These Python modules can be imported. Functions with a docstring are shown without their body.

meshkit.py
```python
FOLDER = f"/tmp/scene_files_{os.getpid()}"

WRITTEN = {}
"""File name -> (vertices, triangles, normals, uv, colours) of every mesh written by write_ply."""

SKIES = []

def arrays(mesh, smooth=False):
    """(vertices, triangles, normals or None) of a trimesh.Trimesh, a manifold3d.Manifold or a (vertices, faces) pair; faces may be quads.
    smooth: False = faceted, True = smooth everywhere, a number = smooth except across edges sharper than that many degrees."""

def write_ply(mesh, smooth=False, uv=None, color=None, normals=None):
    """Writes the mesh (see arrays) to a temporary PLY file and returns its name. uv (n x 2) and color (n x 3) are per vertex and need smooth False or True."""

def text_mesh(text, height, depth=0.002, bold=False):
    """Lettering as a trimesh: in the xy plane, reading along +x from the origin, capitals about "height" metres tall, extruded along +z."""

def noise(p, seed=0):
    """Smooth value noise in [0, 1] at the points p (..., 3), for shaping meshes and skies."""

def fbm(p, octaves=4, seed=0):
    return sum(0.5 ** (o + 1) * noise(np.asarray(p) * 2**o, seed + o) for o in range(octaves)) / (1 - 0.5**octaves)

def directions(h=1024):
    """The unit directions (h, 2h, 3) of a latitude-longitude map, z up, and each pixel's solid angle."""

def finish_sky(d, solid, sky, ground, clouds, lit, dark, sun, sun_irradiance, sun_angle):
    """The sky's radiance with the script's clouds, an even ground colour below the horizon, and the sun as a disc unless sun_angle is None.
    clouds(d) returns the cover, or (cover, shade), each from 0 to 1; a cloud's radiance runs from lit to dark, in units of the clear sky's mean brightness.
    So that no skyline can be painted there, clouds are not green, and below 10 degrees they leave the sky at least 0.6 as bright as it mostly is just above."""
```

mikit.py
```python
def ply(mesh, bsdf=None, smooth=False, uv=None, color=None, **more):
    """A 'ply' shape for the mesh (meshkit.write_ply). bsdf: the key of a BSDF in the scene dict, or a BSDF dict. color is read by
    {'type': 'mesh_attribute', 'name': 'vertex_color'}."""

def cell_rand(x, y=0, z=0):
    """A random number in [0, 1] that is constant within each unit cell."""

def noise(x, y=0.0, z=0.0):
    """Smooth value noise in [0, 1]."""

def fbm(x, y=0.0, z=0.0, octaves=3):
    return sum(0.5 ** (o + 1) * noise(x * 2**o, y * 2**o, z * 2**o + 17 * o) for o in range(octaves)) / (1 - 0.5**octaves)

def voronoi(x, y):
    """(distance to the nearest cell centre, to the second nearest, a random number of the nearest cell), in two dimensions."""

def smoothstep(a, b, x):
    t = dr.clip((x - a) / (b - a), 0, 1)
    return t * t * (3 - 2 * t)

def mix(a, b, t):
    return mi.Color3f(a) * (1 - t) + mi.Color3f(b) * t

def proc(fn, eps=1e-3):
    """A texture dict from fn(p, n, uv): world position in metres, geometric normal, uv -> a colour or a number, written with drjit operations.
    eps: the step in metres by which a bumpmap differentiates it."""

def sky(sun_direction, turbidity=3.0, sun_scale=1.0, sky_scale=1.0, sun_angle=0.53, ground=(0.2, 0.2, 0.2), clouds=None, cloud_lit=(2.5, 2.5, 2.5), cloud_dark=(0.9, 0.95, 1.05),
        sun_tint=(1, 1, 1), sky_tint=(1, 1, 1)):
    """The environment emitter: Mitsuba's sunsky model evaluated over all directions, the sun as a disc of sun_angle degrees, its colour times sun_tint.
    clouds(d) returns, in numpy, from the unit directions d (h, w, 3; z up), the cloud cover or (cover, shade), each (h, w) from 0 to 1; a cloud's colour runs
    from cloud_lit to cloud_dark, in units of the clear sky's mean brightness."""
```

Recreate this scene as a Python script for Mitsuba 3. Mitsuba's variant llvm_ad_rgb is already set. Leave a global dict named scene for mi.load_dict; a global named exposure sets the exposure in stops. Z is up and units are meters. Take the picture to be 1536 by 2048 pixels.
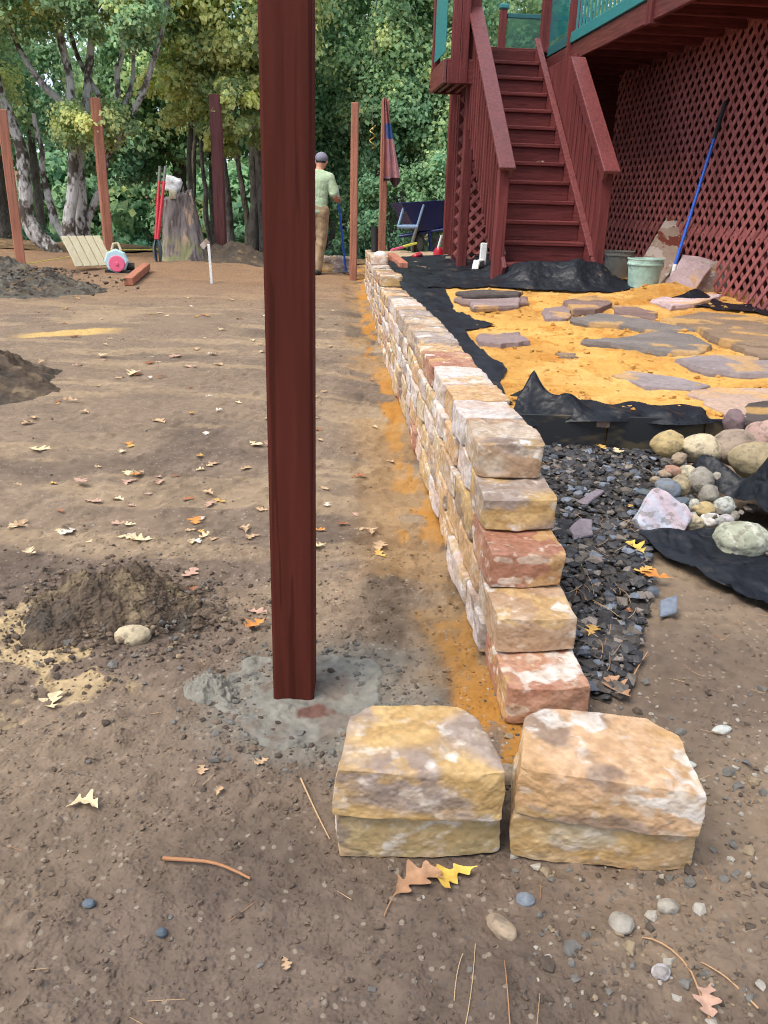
import math, random
import numpy as np, trimesh, drjit as dr, mitsuba as mi, manifold3d as m3
import shapely, shapely.geometry as sg
from scipy.spatial import Delaunay
import mikit, meshkit
from mikit import proc, noise, fbm, voronoi, smoothstep, mix, cell_rand

scene, labels = {}, {}
# ---------------------------------------------------------------- camera, sky, exposure
exposure = 2.95
EYE, PITCH, ROLL, FOCAL = 1.12, math.radians(20.726), math.radians(1.674), 1657 / 1536
_fw = np.array([0, math.cos(PITCH), -math.sin(PITCH)])
_up = np.array([0, math.sin(PITCH), math.cos(PITCH)])
_top = math.cos(ROLL) * _up - math.sin(ROLL) * np.array([1.0, 0, 0])
scene['camera'] = {'type': 'perspective', 'fov': 2 * math.degrees(math.atan(0.5 / FOCAL)), 'fov_axis': 'x', 'near_clip': 0.05, 'far_clip': 2000.0,
    'to_world': mi.ScalarTransform4f().look_at(origin=[0, 0, EYE], target=[0, float(_fw[1]), EYE + float(_fw[2])], up=[float(v) for v in _top])}
def cloud_cover(d):
    n = meshkit.fbm(d * [5, 5, 9], 4, seed=3)
    return np.clip(0.62 + 1.1 * (n - 0.5), 0, 1), np.clip(1.6 * (n - 0.45), 0, 1) * 0.5
scene['sky'] = mikit.sky((-0.40, -0.37, 0.84), turbidity=3, sun_scale=0.42, sun_angle=34, clouds=cloud_cover, cloud_lit=(1.75, 1.8, 1.9), cloud_dark=(1.2, 1.25, 1.35), ground=(0.12, 0.1, 0.08), sun_tint=(0.90, 0.97, 1.10))

# ---------------------------------------------------------------- measured layout (metres)
FLAGS = {'lilac_square': [(1.175, 6.539), (1.38, 6.703), (1.385, 6.488), (1.295, 6.118), (1.107, 6.052)], 'mauve_mid': [(1.38, 6.748), (1.647, 7.026), (1.757, 6.879), (1.725, 6.628), (1.543, 6.37), (1.368, 6.342)], 'mauve_right': [(1.755, 6.72), (1.906, 6.679), (2.038, 6.467), (1.939, 6.177), (1.759, 6.188), (1.694, 6.373)], 'slate_long': [(1.291, 6.006), (1.545, 6.213), (1.759, 6.188), (1.942, 5.942), (2.152, 5.784), (1.843, 5.612), (1.617, 5.775), (1.392, 5.845)], 'brown_big': [(1.954, 6.105), (2.355, 6.436), (2.693, 6.329), (2.863, 6.075), (2.653, 5.629), (2.218, 5.632), (2.049, 5.837)], 'brown_near': [(2.087, 5.742), (2.33, 5.663), (2.642, 5.565), (2.54, 5.154), (2.26, 5.226), (2.116, 5.348)], 'grey_mid': [(1.202, 5.256), (1.477, 5.35), (1.734, 5.581), (1.986, 5.538), (2.034, 5.252), (1.848, 4.977), (1.638, 5.027), (1.426, 5.146)], 'lilac_left': [(0.537, 5.211), (0.593, 5.47), (0.866, 5.555), (0.896, 5.273), (0.686, 5.146)], 'blue_right': [(1.676, 4.857), (1.93, 5.0), (2.162, 4.978), (2.357, 4.842), (2.232, 4.59), (1.937, 4.546), (1.75, 4.644)], 'pink_long': [(1.215, 4.517), (1.351, 4.62), (1.538, 4.501), (1.704, 4.335), (1.56, 4.233), (1.34, 4.276)], 'sandy_big': [(1.514, 4.153), (1.708, 4.287), (1.981, 4.278), (2.005, 3.96), (1.799, 3.704), (1.597, 3.715), (1.552, 3.914)], 'pink_flat': [(2.137, 6.966), (2.517, 7.429), (2.831, 7.278), (2.5, 6.865), (2.223, 6.687)], 'pale_small': [(0.941, 3.758), (1.046, 3.93), (1.066, 3.834), (1.02, 3.72)], 'chip': [(1.001, 5.012), (1.128, 5.041), (1.122, 4.925), (1.0, 4.922)], 'rust_far': [(2.183, 5.271), (2.38, 5.214), (2.412, 4.934), (2.183, 4.882)]}
STACK = [[(0.497, 6.782), (0.729, 6.916), (1.105, 6.933), (1.077, 6.653), (0.841, 6.485), (0.561, 6.568)], [(0.604, 6.619), (1.036, 6.781), (0.967, 6.421), (0.614, 6.284)], [(0.544, 6.884), (0.759, 7.019), (1.087, 7.002), (1.015, 6.778), (0.591, 6.706)]]
COBBLES = [('ochre', 1.154, 3.289, 0.21, 0.067, 0.059), ('cream', 1.285, 3.251, 0.21, 0.08, 0.057), ('taupe', 1.424, 3.28, 0.21, 0.096, 0.08), ('olive', 1.469, 3.16, 0.187, 0.105, 0.087), ('pink', 1.632, 3.463, 0.21, 0.078, 0.076), ('mauve', 1.578, 3.686, 0.21, 0.04, 0.065), ('tan', 1.157, 3.142, 0.191, 0.034, 0.029), ('rust', 1.109, 3.057, 0.163, 0.043, 0.029), ('paleyellow', 1.167, 3.06, 0.162, 0.034, 0.029), ('grey', 1.207, 3.014, 0.144, 0.047, 0.055), ('bluegrey', 1.062, 2.952, 0.125, 0.048, 0.046), ('olive', 1.122, 2.984, 0.135, 0.037, 0.04), ('grey', 1.212, 2.934, 0.112, 0.037, 0.044), ('slate', 0.973, 2.931, 0.119, 0.034, 0.018), ('palegrey', 1.255, 2.887, 0.091, 0.038, 0.038), ('pale', 1.142, 2.882, 0.093, 0.021, 0.028), ('pale', 1.095, 2.859, 0.084, 0.021, 0.023), ('ochre', 1.174, 2.866, 0.084, 0.042, 0.028), ('cream', 1.11, 2.798, 0.055, 0.046, 0.037), ('white', 1.189, 2.809, 0.057, 0.043, 0.033), ('lilac', 1.241, 2.815, 0.059, 0.03, 0.027), ('slate', 1.096, 2.898, 0.101, 0.042, 0.022), ('grey', 1.283, 2.842, 0.069, 0.017, 0.022), ('pale', 1.111, 2.83, 0.07, 0.015, 0.016), ('tan', 1.076, 3.042, 0.159, 0.029, 0.02), ('grey', 1.288, 3.042, 0.151, 0.036, 0.037), ('tan', 1.028, 3.003, 0.146, 0.019, 0.016), ('cream', 1.34, 2.963, 0.119, 0.032, 0.031)]
LEAVES = [('cream', -1.579, 3.624, 0.094), ('tan', -1.174, 4.167, 0.092), ('tan', -1.617, 4.283, 0.063), ('rust', -1.47, 5.292, 0.054), ('orange', -0.68, 2.811, 0.075), ('ochre', -0.646, 2.697, 0.032), ('cream', -0.907, 2.763, 0.045), ('pale', -0.876, 2.652, 0.036), ('cream', -0.997, 2.58, 0.029), ('pink', -1.118, 2.97, 0.065), ('pale', -0.901, 3.982, 0.056), ('tan', -0.699, 3.075, 0.061), ('ochre', -1.206, 3.753, 0.054), ('orange', -1.214, 3.795, 0.055), ('cream', -1.222, 3.652, 0.048), ('cream', -1.663, 5.344, 0.124), ('tan', -1.723, 5.223, 0.061), ('rust', -1.788, 8.107, 0.061), ('rust', -1.67, 5.783, 0.096), ('pink', -1.547, 5.998, 0.106), ('pink', -1.372, 5.592, 0.085), ('tan', -1.476, 6.329, 0.088), ('pink', -1.235, 3.167, 0.073), ('ochre', -1.35, 3.176, 0.035), ('tan', -1.045, 3.315, 0.062), ('pink', -1.037, 3.217, 0.073), ('tan', -0.446, 2.658, 0.053), ('pink', -0.353, 2.107, 0.055), ('orange', -0.342, 2.008, 0.065), ('pink', -0.61, 2.359, 0.065), ('rust', -0.579, 2.254, 0.059), ('pink', -0.569, 2.241, 0.04), ('tan', -1.768, 4.516, 0.09), ('tan', -2.365, 5.636, 0.09), ('cream', -0.622, 3.815, 0.083), ('cream', -0.801, 3.407, 0.04), ('ochre', -0.85, 3.611, 0.047), ('cream', -0.773, 3.482, 0.032), ('orange', -1.045, 3.281, 0.044), ('tan', -0.609, 3.425, 0.053), ('cream', -2.059, 5.955, 0.1), ('tan', -1.304, 6.141, 0.077), ('tan', -1.175, 5.675, 0.078), ('rust', -0.114, 3.437, 0.07), ('tan', -0.083, 2.819, 0.033), ('rust', -0.142, 2.839, 0.044), ('orange', -0.233, 2.772, 0.043), ('tan', -0.246, 3.225, 0.045), ('tan', -0.276, 2.986, 0.031), ('rust', -0.339, 4.102, 0.051), ('tan', -0.325, 3.934, 0.04), ('brown', 0.078, 1.147, 0.092), ('yellow', 0.153, 1.161, 0.073), ('yellow', 0.839, 2.55, 0.091), ('ochre', 0.82, 2.394, 0.067), ('orange', 0.864, 2.378, 0.094), ('brown', 0.578, 1.721, 0.09), ('ochre', 0.578, 2.018, 0.06), ('rust', 0.717, 2.152, 0.034), ('ochre', 0.921, 2.924, 0.032), ('cream', -0.563, 1.28, 0.056), ('tan', -0.366, 1.415, 0.033), ('tan', -0.24, 1.437, 0.031), ('tan', -0.31, 1.341, 0.017), ('cream', -0.748, 1.642, 0.064), ('rust', -0.926, 2.294, 0.059), ('tan', -1.289, 2.675, 0.057), ('cream', -1.143, 2.489, 0.054), ('pink', 0.511, 0.908, 0.055), ('cream', 1.031, 3.597, 0.066), ('ochre', 0.999, 3.654, 0.062), ('tan', -0.135, 0.964, 0.023), ('orange', -1.771, 8.075, 0.07), ('tan', -1.517, 9.176, 0.068), ('tan', -1.807, 9.575, 0.095), ('cream', -1.465, 7.359, 0.082), ('tan', -1.027, 6.639, 0.066), ('rust', -1.424, 8.009, 0.069), ('tan', -0.476, 6.736, 0.058), ('tan', -0.675, 8.169, 0.06), ('pale', -1.511, 5.207, 0.047), ('ochre', -0.637, 3.011, 0.051), ('pale', -0.902, 4.369, 0.05), ('tan', -1.802, 4.054, 0.072)]
TRUNKS = [(0.17, [(-5.694, 15.4, -0.409), (-6.011, 15.4, -0.029), (-6.279, 15.4, 0.346), (-6.395, 15.4, 0.841), (-6.384, 15.4, 1.408), (-6.506, 15.4, 2.188), (-6.63, 15.4, 2.64), (-6.756, 15.4, 3.517)]), (0.1, [(-5.708, 15.7, -0.392), (-5.877, 15.7, 0.173), (-6.055, 15.7, 0.596), (-6.115, 15.7, 1.013), (-6.172, 15.7, 1.504), (-6.207, 15.7, 2.298)]), (0.13, [(-5.526, 15.2, -0.343), (-5.636, 15.2, 0.288), (-5.583, 15.2, 0.783), (-5.472, 15.2, 1.348), (-5.364, 15.2, 2.05), (-5.393, 15.2, 2.724), (-5.453, 15.2, 3.517), (-5.439, 15.2, 4.347)]), (0.13, [(-5.592, 15.5, -0.397), (-5.568, 15.5, 0.106), (-5.489, 15.5, 0.616), (-5.467, 15.5, 1.436), (-5.292, 15.5, 2.305), (-5.125, 15.5, 3.138), (-4.834, 15.5, 4.29)]), (0.09, [(-5.612, 15.6, -0.248), (-5.488, 15.6, 0.36), (-5.295, 15.6, 0.87), (-5.047, 15.6, 1.45), (-4.812, 15.6, 2.326), (-4.638, 15.6, 3.164), (-4.534, 15.6, 3.895)])]

# ---------------------------------------------------------------- materials
def rgb(*c): return {'type': 'rgb', 'value': list(c)}
def mat(name, color, rough=0.6, spec=0.3, bump=None, bump_scale=1.0, eps=1e-3, two=True, **more):
    b = {'type': 'principled', 'base_color': color if isinstance(color, dict) else proc(color) if callable(color) else rgb(*color), 'roughness': rough, 'specular': spec, **more}
    if bump is not None: b = {'type': 'bumpmap', 'arbitrary': proc(bump, eps), 'scale': bump_scale, 'bsdf': b}
    scene[name] = {'type': 'twosided', 'bsdf': b} if two else b
def pal(x, cols):
    r = mi.Color3f(cols[0])
    for i, c in enumerate(cols[1:], 1): r = dr.select(x > i / len(cols), mi.Color3f(c), r)
    return r
def band(v, a, b, w): return smoothstep(a - w, a + w, v) * (1 - smoothstep(b - w, b + w, v))
def wall_x(y): return 0.401 - 0.074 * y + 0.0008 * y * y

def dirt(p, n, uv):
    big = fbm(p.x * 0.8 + 3, p.y * 0.9, 0, 3)
    mid = fbm(p.x * 4.3, p.y * 4.3 + 9, 0, 3)
    fine = fbm(p.x * 38, p.y * 38, p.z * 38, 3)
    c = mix((0.142, 0.108, 0.086), (0.114, 0.087, 0.069), smoothstep(0.3, 0.7, mid))
    # dry trodden sandy patches; the paling down the yard also paints in brighter light
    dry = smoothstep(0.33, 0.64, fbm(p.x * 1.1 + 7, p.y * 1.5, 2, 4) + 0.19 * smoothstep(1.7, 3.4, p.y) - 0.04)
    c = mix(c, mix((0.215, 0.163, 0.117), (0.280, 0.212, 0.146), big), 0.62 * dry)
    streak = smoothstep(0.53, 0.63, fbm(p.x * 1.1 + 4, p.y * 4.6, 9, 4)) * smoothstep(1.9, 2.8, p.y)
    c = mix(c, (0.36, 0.27, 0.170), 0.42 * streak)
    far = smoothstep(7.5, 12.5, p.y + 2.0 * (big - 0.5))
    c = mix(c, (0.215, 0.130, 0.075), 0.85 * far)
    dark = smoothstep(0.60, 0.68, fbm(p.x * 2.6 + 11, p.y * 3.4, 5, 4))
    c = mix(c, (0.115, 0.087, 0.068), 0.3 * dark)
    # yellow clay clods broken out of the hole
    clay = smoothstep(0.53, 0.60, fbm(p.x * 7, p.y * 7, 3, 4)) * smoothstep(0.55, 0.2, dr.sqrt(dr.square((p.x + 1.02) / 1.1) + dr.square(p.y - 1.82)))
    c = mix(c, (0.45, 0.34, 0.19), 0.8 * clay)
    # orange sand spilt along the foot of the wall
    d = (wall_x(p.y) - p.x) + 0.10 * (fbm(p.x * 5, p.y * 2.2, 1, 4) - 0.5)
    reach = 0.10 + 0.05 * noise(p.y * 1.7, 4)
    spill = smoothstep(-0.16, -0.10, d) * smoothstep(reach + 0.02, reach - 0.03, d) * smoothstep(0.40, 0.52, fbm(p.x * 9, p.y * 3.4, 8, 4)) * smoothstep(1.35, 1.5, p.y)
    c = mix(c, mix((0.42, 0.205, 0.045), (0.27, 0.125, 0.032), fine), spill)
    dark_band = smoothstep(0.50, 0.62, fbm(p.x * 6 + 8, p.y * 2.6, 3, 4)) * smoothstep(-0.1, 0.0, d) * smoothstep(0.34, 0.22, d) * smoothstep(1.5, 1.8, p.y) * (1 - 0.7 * spill)  # darker soil in a patchy band beside the wall
    c = mix(c, (0.060, 0.046, 0.036), 0.5 * dark_band)
    thin = smoothstep(-0.16, -0.10, d) * smoothstep(0.48, 0.6, fbm(p.x * 3.0, p.y * 3.0, 14, 4)) * smoothstep(0.40, 0.16, d) * smoothstep(1.4, 2.2, p.y)
    c = mix(c, (0.34, 0.205, 0.085), 0.45 * thin)
    # a swept strip of yellow sand on the left
    e = dr.abs(p.y - 6.93 - 0.42 * (p.x + 2.6)) + 0.16 * (fbm(p.x * 4, p.y * 4, 6, 3) - 0.5)
    strip = smoothstep(0.19, 0.10, e) * smoothstep(-3.1, -2.85, p.x) * smoothstep(-2.15, -2.5, p.x)
    c = mix(c, (0.50, 0.34, 0.13), 0.9 * strip)
    # grey cement splashes round the footing
    q = dr.sqrt(dr.square(p.x + 0.13) + dr.square(1.1 * (p.y - 1.72)))
    cem = smoothstep(0.36, 0.14, q + 0.30 * (fbm(p.x * 8, p.y * 8, 21, 4) - 0.5))
    c = mix(c, (0.185, 0.178, 0.152), 0.75 * cem)
    f1, f2, w = voronoi(p.x * 60, p.y * 60)
    grit = smoothstep(0.30, 0.20, f1) * smoothstep(0.72, 0.80, w)
    c = mix(c, mix((0.30, 0.26, 0.21), (0.09, 0.08, 0.075), smoothstep(0.86, 0.9, w)), 0.6 * grit)
    return c * (0.72 + 0.56 * fine)
def dirt_bump(p, n, uv): return 0.55 * fbm(p.x * 55, p.y * 55, p.z * 55, 3) + 0.45 * fbm(p.x * 190, p.y * 190, p.z * 190, 2)
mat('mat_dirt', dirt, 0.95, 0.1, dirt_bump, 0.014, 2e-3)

def soil(p, n, uv):
    a, f = fbm(p.x * 9, p.y * 9, p.z * 9, 4), fbm(p.x * 45, p.y * 45, p.z * 45, 3)
    c = pal(uv.x, [(0.100, 0.076, 0.057), (0.125, 0.116, 0.097), (0.095, 0.073, 0.056)])
    c = mix(c, (0.20, 0.155, 0.10), 0.8 * smoothstep(0.55, 0.68, a))
    c = mix(c, (0.07, 0.06, 0.05), smoothstep(0.44, 0.34, a))
    return c * (0.6 + 0.8 * f)
mat('mat_soil', soil, 0.95, 0.1, dirt_bump, 0.02, 2e-3)

def clod(p, n, uv):
    c = pal(uv.x, [(0.115, 0.088, 0.068), (0.16, 0.12, 0.09), (0.085, 0.068, 0.056), (0.24, 0.19, 0.13), (0.14, 0.135, 0.125), (0.33, 0.31, 0.27)])
    return c * (0.7 + 0.6 * fbm(p.x * 120, p.y * 120, p.z * 120, 2))
mat('mat_clod', clod, 0.95, 0.1)

def sand(p, n, uv):
    a, f = fbm(p.x * 2.4, p.y * 2.4, 4, 4), fbm(p.x * 60, p.y * 60, p.z * 60, 3)
    c = mix((0.53, 0.300, 0.088), (0.43, 0.232, 0.066), smoothstep(0.38, 0.66, a))
    c = mix(c, (0.40, 0.18, 0.040), smoothstep(0.60, 0.70, fbm(p.x * 7, p.y * 7, 8, 4)) * 0.7)
    c = mix(c, (0.58, 0.36, 0.13), smoothstep(0.58, 0.68, fbm(p.x * 5 + 4, p.y * 5, 2, 4)) * 0.6)
    c = mix(c, (0.36, 0.28, 0.19), smoothstep(8.8, 9.6, p.y + 0.8 * (a - 0.5)))
    return c * (0.75 + 0.5 * f)
def sand_bump(p, n, uv): return 0.6 * fbm(p.x * 26, p.y * 26, p.z * 26, 4) + 0.4 * fbm(p.x * 150, p.y * 150, p.z * 150, 2)
mat('mat_sand', sand, 0.95, 0.08, sand_bump, 0.02, 2e-3)

def concrete(p, n, uv):
    a, f = fbm(p.x * 13, p.y * 13, 4, 4), fbm(p.x * 70, p.y * 70, p.z * 70, 3)
    c = mix((0.205, 0.197, 0.168), (0.175, 0.17, 0.15), smoothstep(0.4, 0.64, a))
    c = mix(c, (0.16, 0.13, 0.105), smoothstep(0.56, 0.66, fbm(p.x * 9 + 3, p.y * 9, 1, 4)) * 0.8)
    stain = smoothstep(0.048, 0.026, dr.sqrt(dr.square(p.x + 0.150) + dr.square(1.5 * (p.y - 1.635))) + 0.05 * (fbm(p.x * 30, p.y * 30, 0, 3) - 0.5))
    c = mix(c, (0.115, 0.045, 0.033), 0.85 * stain)
    return c * (0.75 + 0.5 * f)
def conc_bump(p, n, uv): return fbm(p.x * 45, p.y * 45, p.z * 45, 4)
mat('mat_concrete', concrete, 0.8, 0.25, conc_bump, 0.016, 2e-3)

STONE_A = [(0.54, 0.365, 0.165), (0.60, 0.40, 0.25), (0.56, 0.41, 0.33), (0.38, 0.18, 0.12), (0.57, 0.47, 0.33), (0.42, 0.355, 0.33), (0.60, 0.48, 0.43), (0.48, 0.37, 0.20), (0.44, 0.30, 0.20)]
STONE_B = [(0.36, 0.285, 0.245), (0.54, 0.35, 0.19), (0.66, 0.58, 0.52), (0.46, 0.26, 0.18), (0.52, 0.36, 0.20), (0.34, 0.28, 0.265), (0.60, 0.55, 0.54), (0.56, 0.42, 0.27), (0.52, 0.42, 0.33)]
def stone(p, n, uv):
    s = uv.y * 90
    x, y, z = p.x + s, p.y - s * 0.7, p.z + s * 0.3
    a, b = fbm(x * 6, y * 6, z * 9, 4), fbm(x * 9 + 5, y * 9, z * 12, 4)
    g = fbm(x * 5.5 + 9, y * 5.5, z * 9, 4)
    f = fbm(x * 95, y * 95, z * 95, 3)
    wq = 0.5 * fbm(x * 21, y * 21, z * 21, 3)
    c = mix(pal(uv.x, STONE_A), pal(uv.x, STONE_B), smoothstep(0.43, 0.57, a + 0.25 * (wq - 0.25)))
    c = mix(c, (0.215, 0.170, 0.155), 0.7 * smoothstep(0.55, 0.63, g + 0.2 * (wq - 0.25)) * smoothstep(0.45, 0.55, noise(s, 3.5)))
    c = mix(c, (0.54, 0.36, 0.15), 0.6 * smoothstep(0.60, 0.64, b + 0.16 * (wq - 0.25)))
    c = mix(c, (0.72, 0.69, 0.66), 0.8 * smoothstep(0.635, 0.72, fbm(x * 11 + 31 + 2 * wq, y * 11 + 2 * wq, z * 13, 5) + 0.3 * (wq - 0.25)))
    pale = fbm(x * 34, y * 34, z * 34, 3)
    c = mix(c, (0.66, 0.58, 0.50), 0.6 * smoothstep(0.60, 0.72, pale))
    c = c * mix((0.88, 0.83, 0.75), (1.06, 1.07, 1.06), smoothstep(0.35, 0.65, fbm(x * 40, y * 40, z * 40, 3)))
    return c * (0.58 + 0.54 * f)
def stone_bump(p, n, uv): return 0.6 * fbm(p.x * 42, p.y * 42, p.z * 42, 3) + 0.4 * fbm(p.x * 160, p.y * 160, p.z * 160, 2)
mat('mat_stone', stone, 0.5, 0.45, stone_bump, 0.0045, 1.5e-3)

FLAG = [(0.27, 0.205, 0.20), (0.21, 0.145, 0.13), (0.190, 0.170, 0.160), (0.235, 0.17, 0.12), (0.28, 0.24, 0.245), (0.40, 0.29, 0.23), (0.52, 0.40, 0.41), (0.09, 0.075, 0.07)]
def flag(p, n, uv):
    s = uv.y * 60
    a, f = fbm(p.x * 3 + s, p.y * 9, p.z * 5, 4), fbm(p.x * 60, p.y * 60, p.z * 60, 3)
    c = pal(uv.x, FLAG)
    c = c * (0.55 + 0.6 * a)
    c = mix(c, (0.48, 0.29, 0.10), 0.65 * smoothstep(0.56, 0.68, fbm(p.x * 4 + s, p.y * 6, 5, 4)))
    return c * (0.75 + 0.5 * f)
mat('mat_flag', flag, 0.75, 0.3, stone_bump, 0.006, 2e-3)

COB = dict(ochre=(0.44, 0.34, 0.17), cream=(0.48, 0.41, 0.28), taupe=(0.30, 0.235, 0.185), olive=(0.33, 0.27, 0.165), pink=(0.40, 0.27, 0.23), mauve=(0.20, 0.14, 0.15), tan=(0.32, 0.25, 0.18), rust=(0.36, 0.21, 0.15),
    paleyellow=(0.46, 0.42, 0.30), grey=(0.30, 0.28, 0.24), bluegrey=(0.19, 0.22, 0.26), slate=(0.10, 0.13, 0.16), palegrey=(0.42, 0.44, 0.41), pale=(0.50, 0.49, 0.43), white=(0.66, 0.64, 0.60), lilac=(0.44, 0.42, 0.44), greenstripe=(0.36, 0.38, 0.29), lilacpink=(0.50, 0.42, 0.47))
COBN = list(COB)
def cobble(p, n, uv):
    s = uv.y * 40
    c = pal(uv.x, [COB[k] for k in COBN])
    a, f = fbm(p.x * 22 + s, p.y * 22, p.z * 22, 4), fbm(p.x * 130, p.y * 130, p.z * 130, 3)
    stripe = fbm(p.x * 46 + p.z * 20, p.y * 6 + s, p.z * 10, 3)
    c = mix(c, (0.52, 0.53, 0.45), 0.8 * smoothstep(0.42, 0.66, stripe + 0.3 * (f - 0.5)) * band(uv.x, 16 / 18, 17 / 18, 0.002))
    c = mix(c, (0.44, 0.47, 0.56), smoothstep(0.45, 0.6, fbm(p.x * 24 + p.z * 16, p.y * 10, s, 3)) * smoothstep(17 / 18, 17.1 / 18, uv.x))
    c = mix(c, (0.16, 0.14, 0.11), 0.55 * smoothstep(0.56, 0.68, fbm(p.x * 60 + s, p.y * 60, p.z * 60, 3)))
    return c * (0.45 + 0.66 * a + 0.34 * f)
mat('mat_cobble', cobble, 0.75, 0.2, stone_bump, 0.006, 1.5e-3)

CHIP = [(0.030, 0.030, 0.033), (0.050, 0.050, 0.054), (0.085, 0.100, 0.125), (0.055, 0.048, 0.042), (0.12, 0.105, 0.09), (0.17, 0.20, 0.25), (0.075, 0.07, 0.07), (0.21, 0.18, 0.16), (0.20, 0.17, 0.20), (0.34, 0.34, 0.32)]
mat('mat_chip', lambda p, n, uv: pal(uv.x, CHIP) * (0.7 + 0.6 * fbm(p.x * 70, p.y * 70, p.z * 70, 2)), 0.55, 0.45)

LEAF = dict(cream=(0.62, 0.50, 0.31), tan=(0.44, 0.30, 0.18), pale=(0.58, 0.52, 0.44), pink=(0.44, 0.28, 0.21), rust=(0.28, 0.115, 0.055), orange=(0.56, 0.23, 0.060), ochre=(0.56, 0.34, 0.10), yellow=(0.62, 0.42, 0.09), brown=(0.36, 0.21, 0.125))
LEAFN = list(LEAF)
mat('mat_leaf', lambda p, n, uv: pal(uv.x, [LEAF[k] for k in LEAFN]) * (0.66 + 0.68 * fbm(p.x * 75, p.y * 75, p.z * 75, 3)), 0.6, 0.3)
mat('mat_needle', lambda p, n, uv: mix((0.34, 0.17, 0.085), (0.50, 0.36, 0.21), uv.x), 0.6, 0.3)

def foliage(p, n, uv):
    c = mix((0.150, 0.330, 0.220), (0.380, 0.510, 0.250), uv.x)
    c = mix(c, (0.66, 0.68, 0.29), smoothstep(0.62, 1.0, uv.x))
    return c * (0.72 + 0.8 * uv.y)
scene['mat_foliage'] = {'type': 'principledthin', 'base_color': proc(foliage), 'roughness': 0.6, 'diff_trans': 0.9, 'spec_trans': 0.0, 'eta': 1.35}

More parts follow.
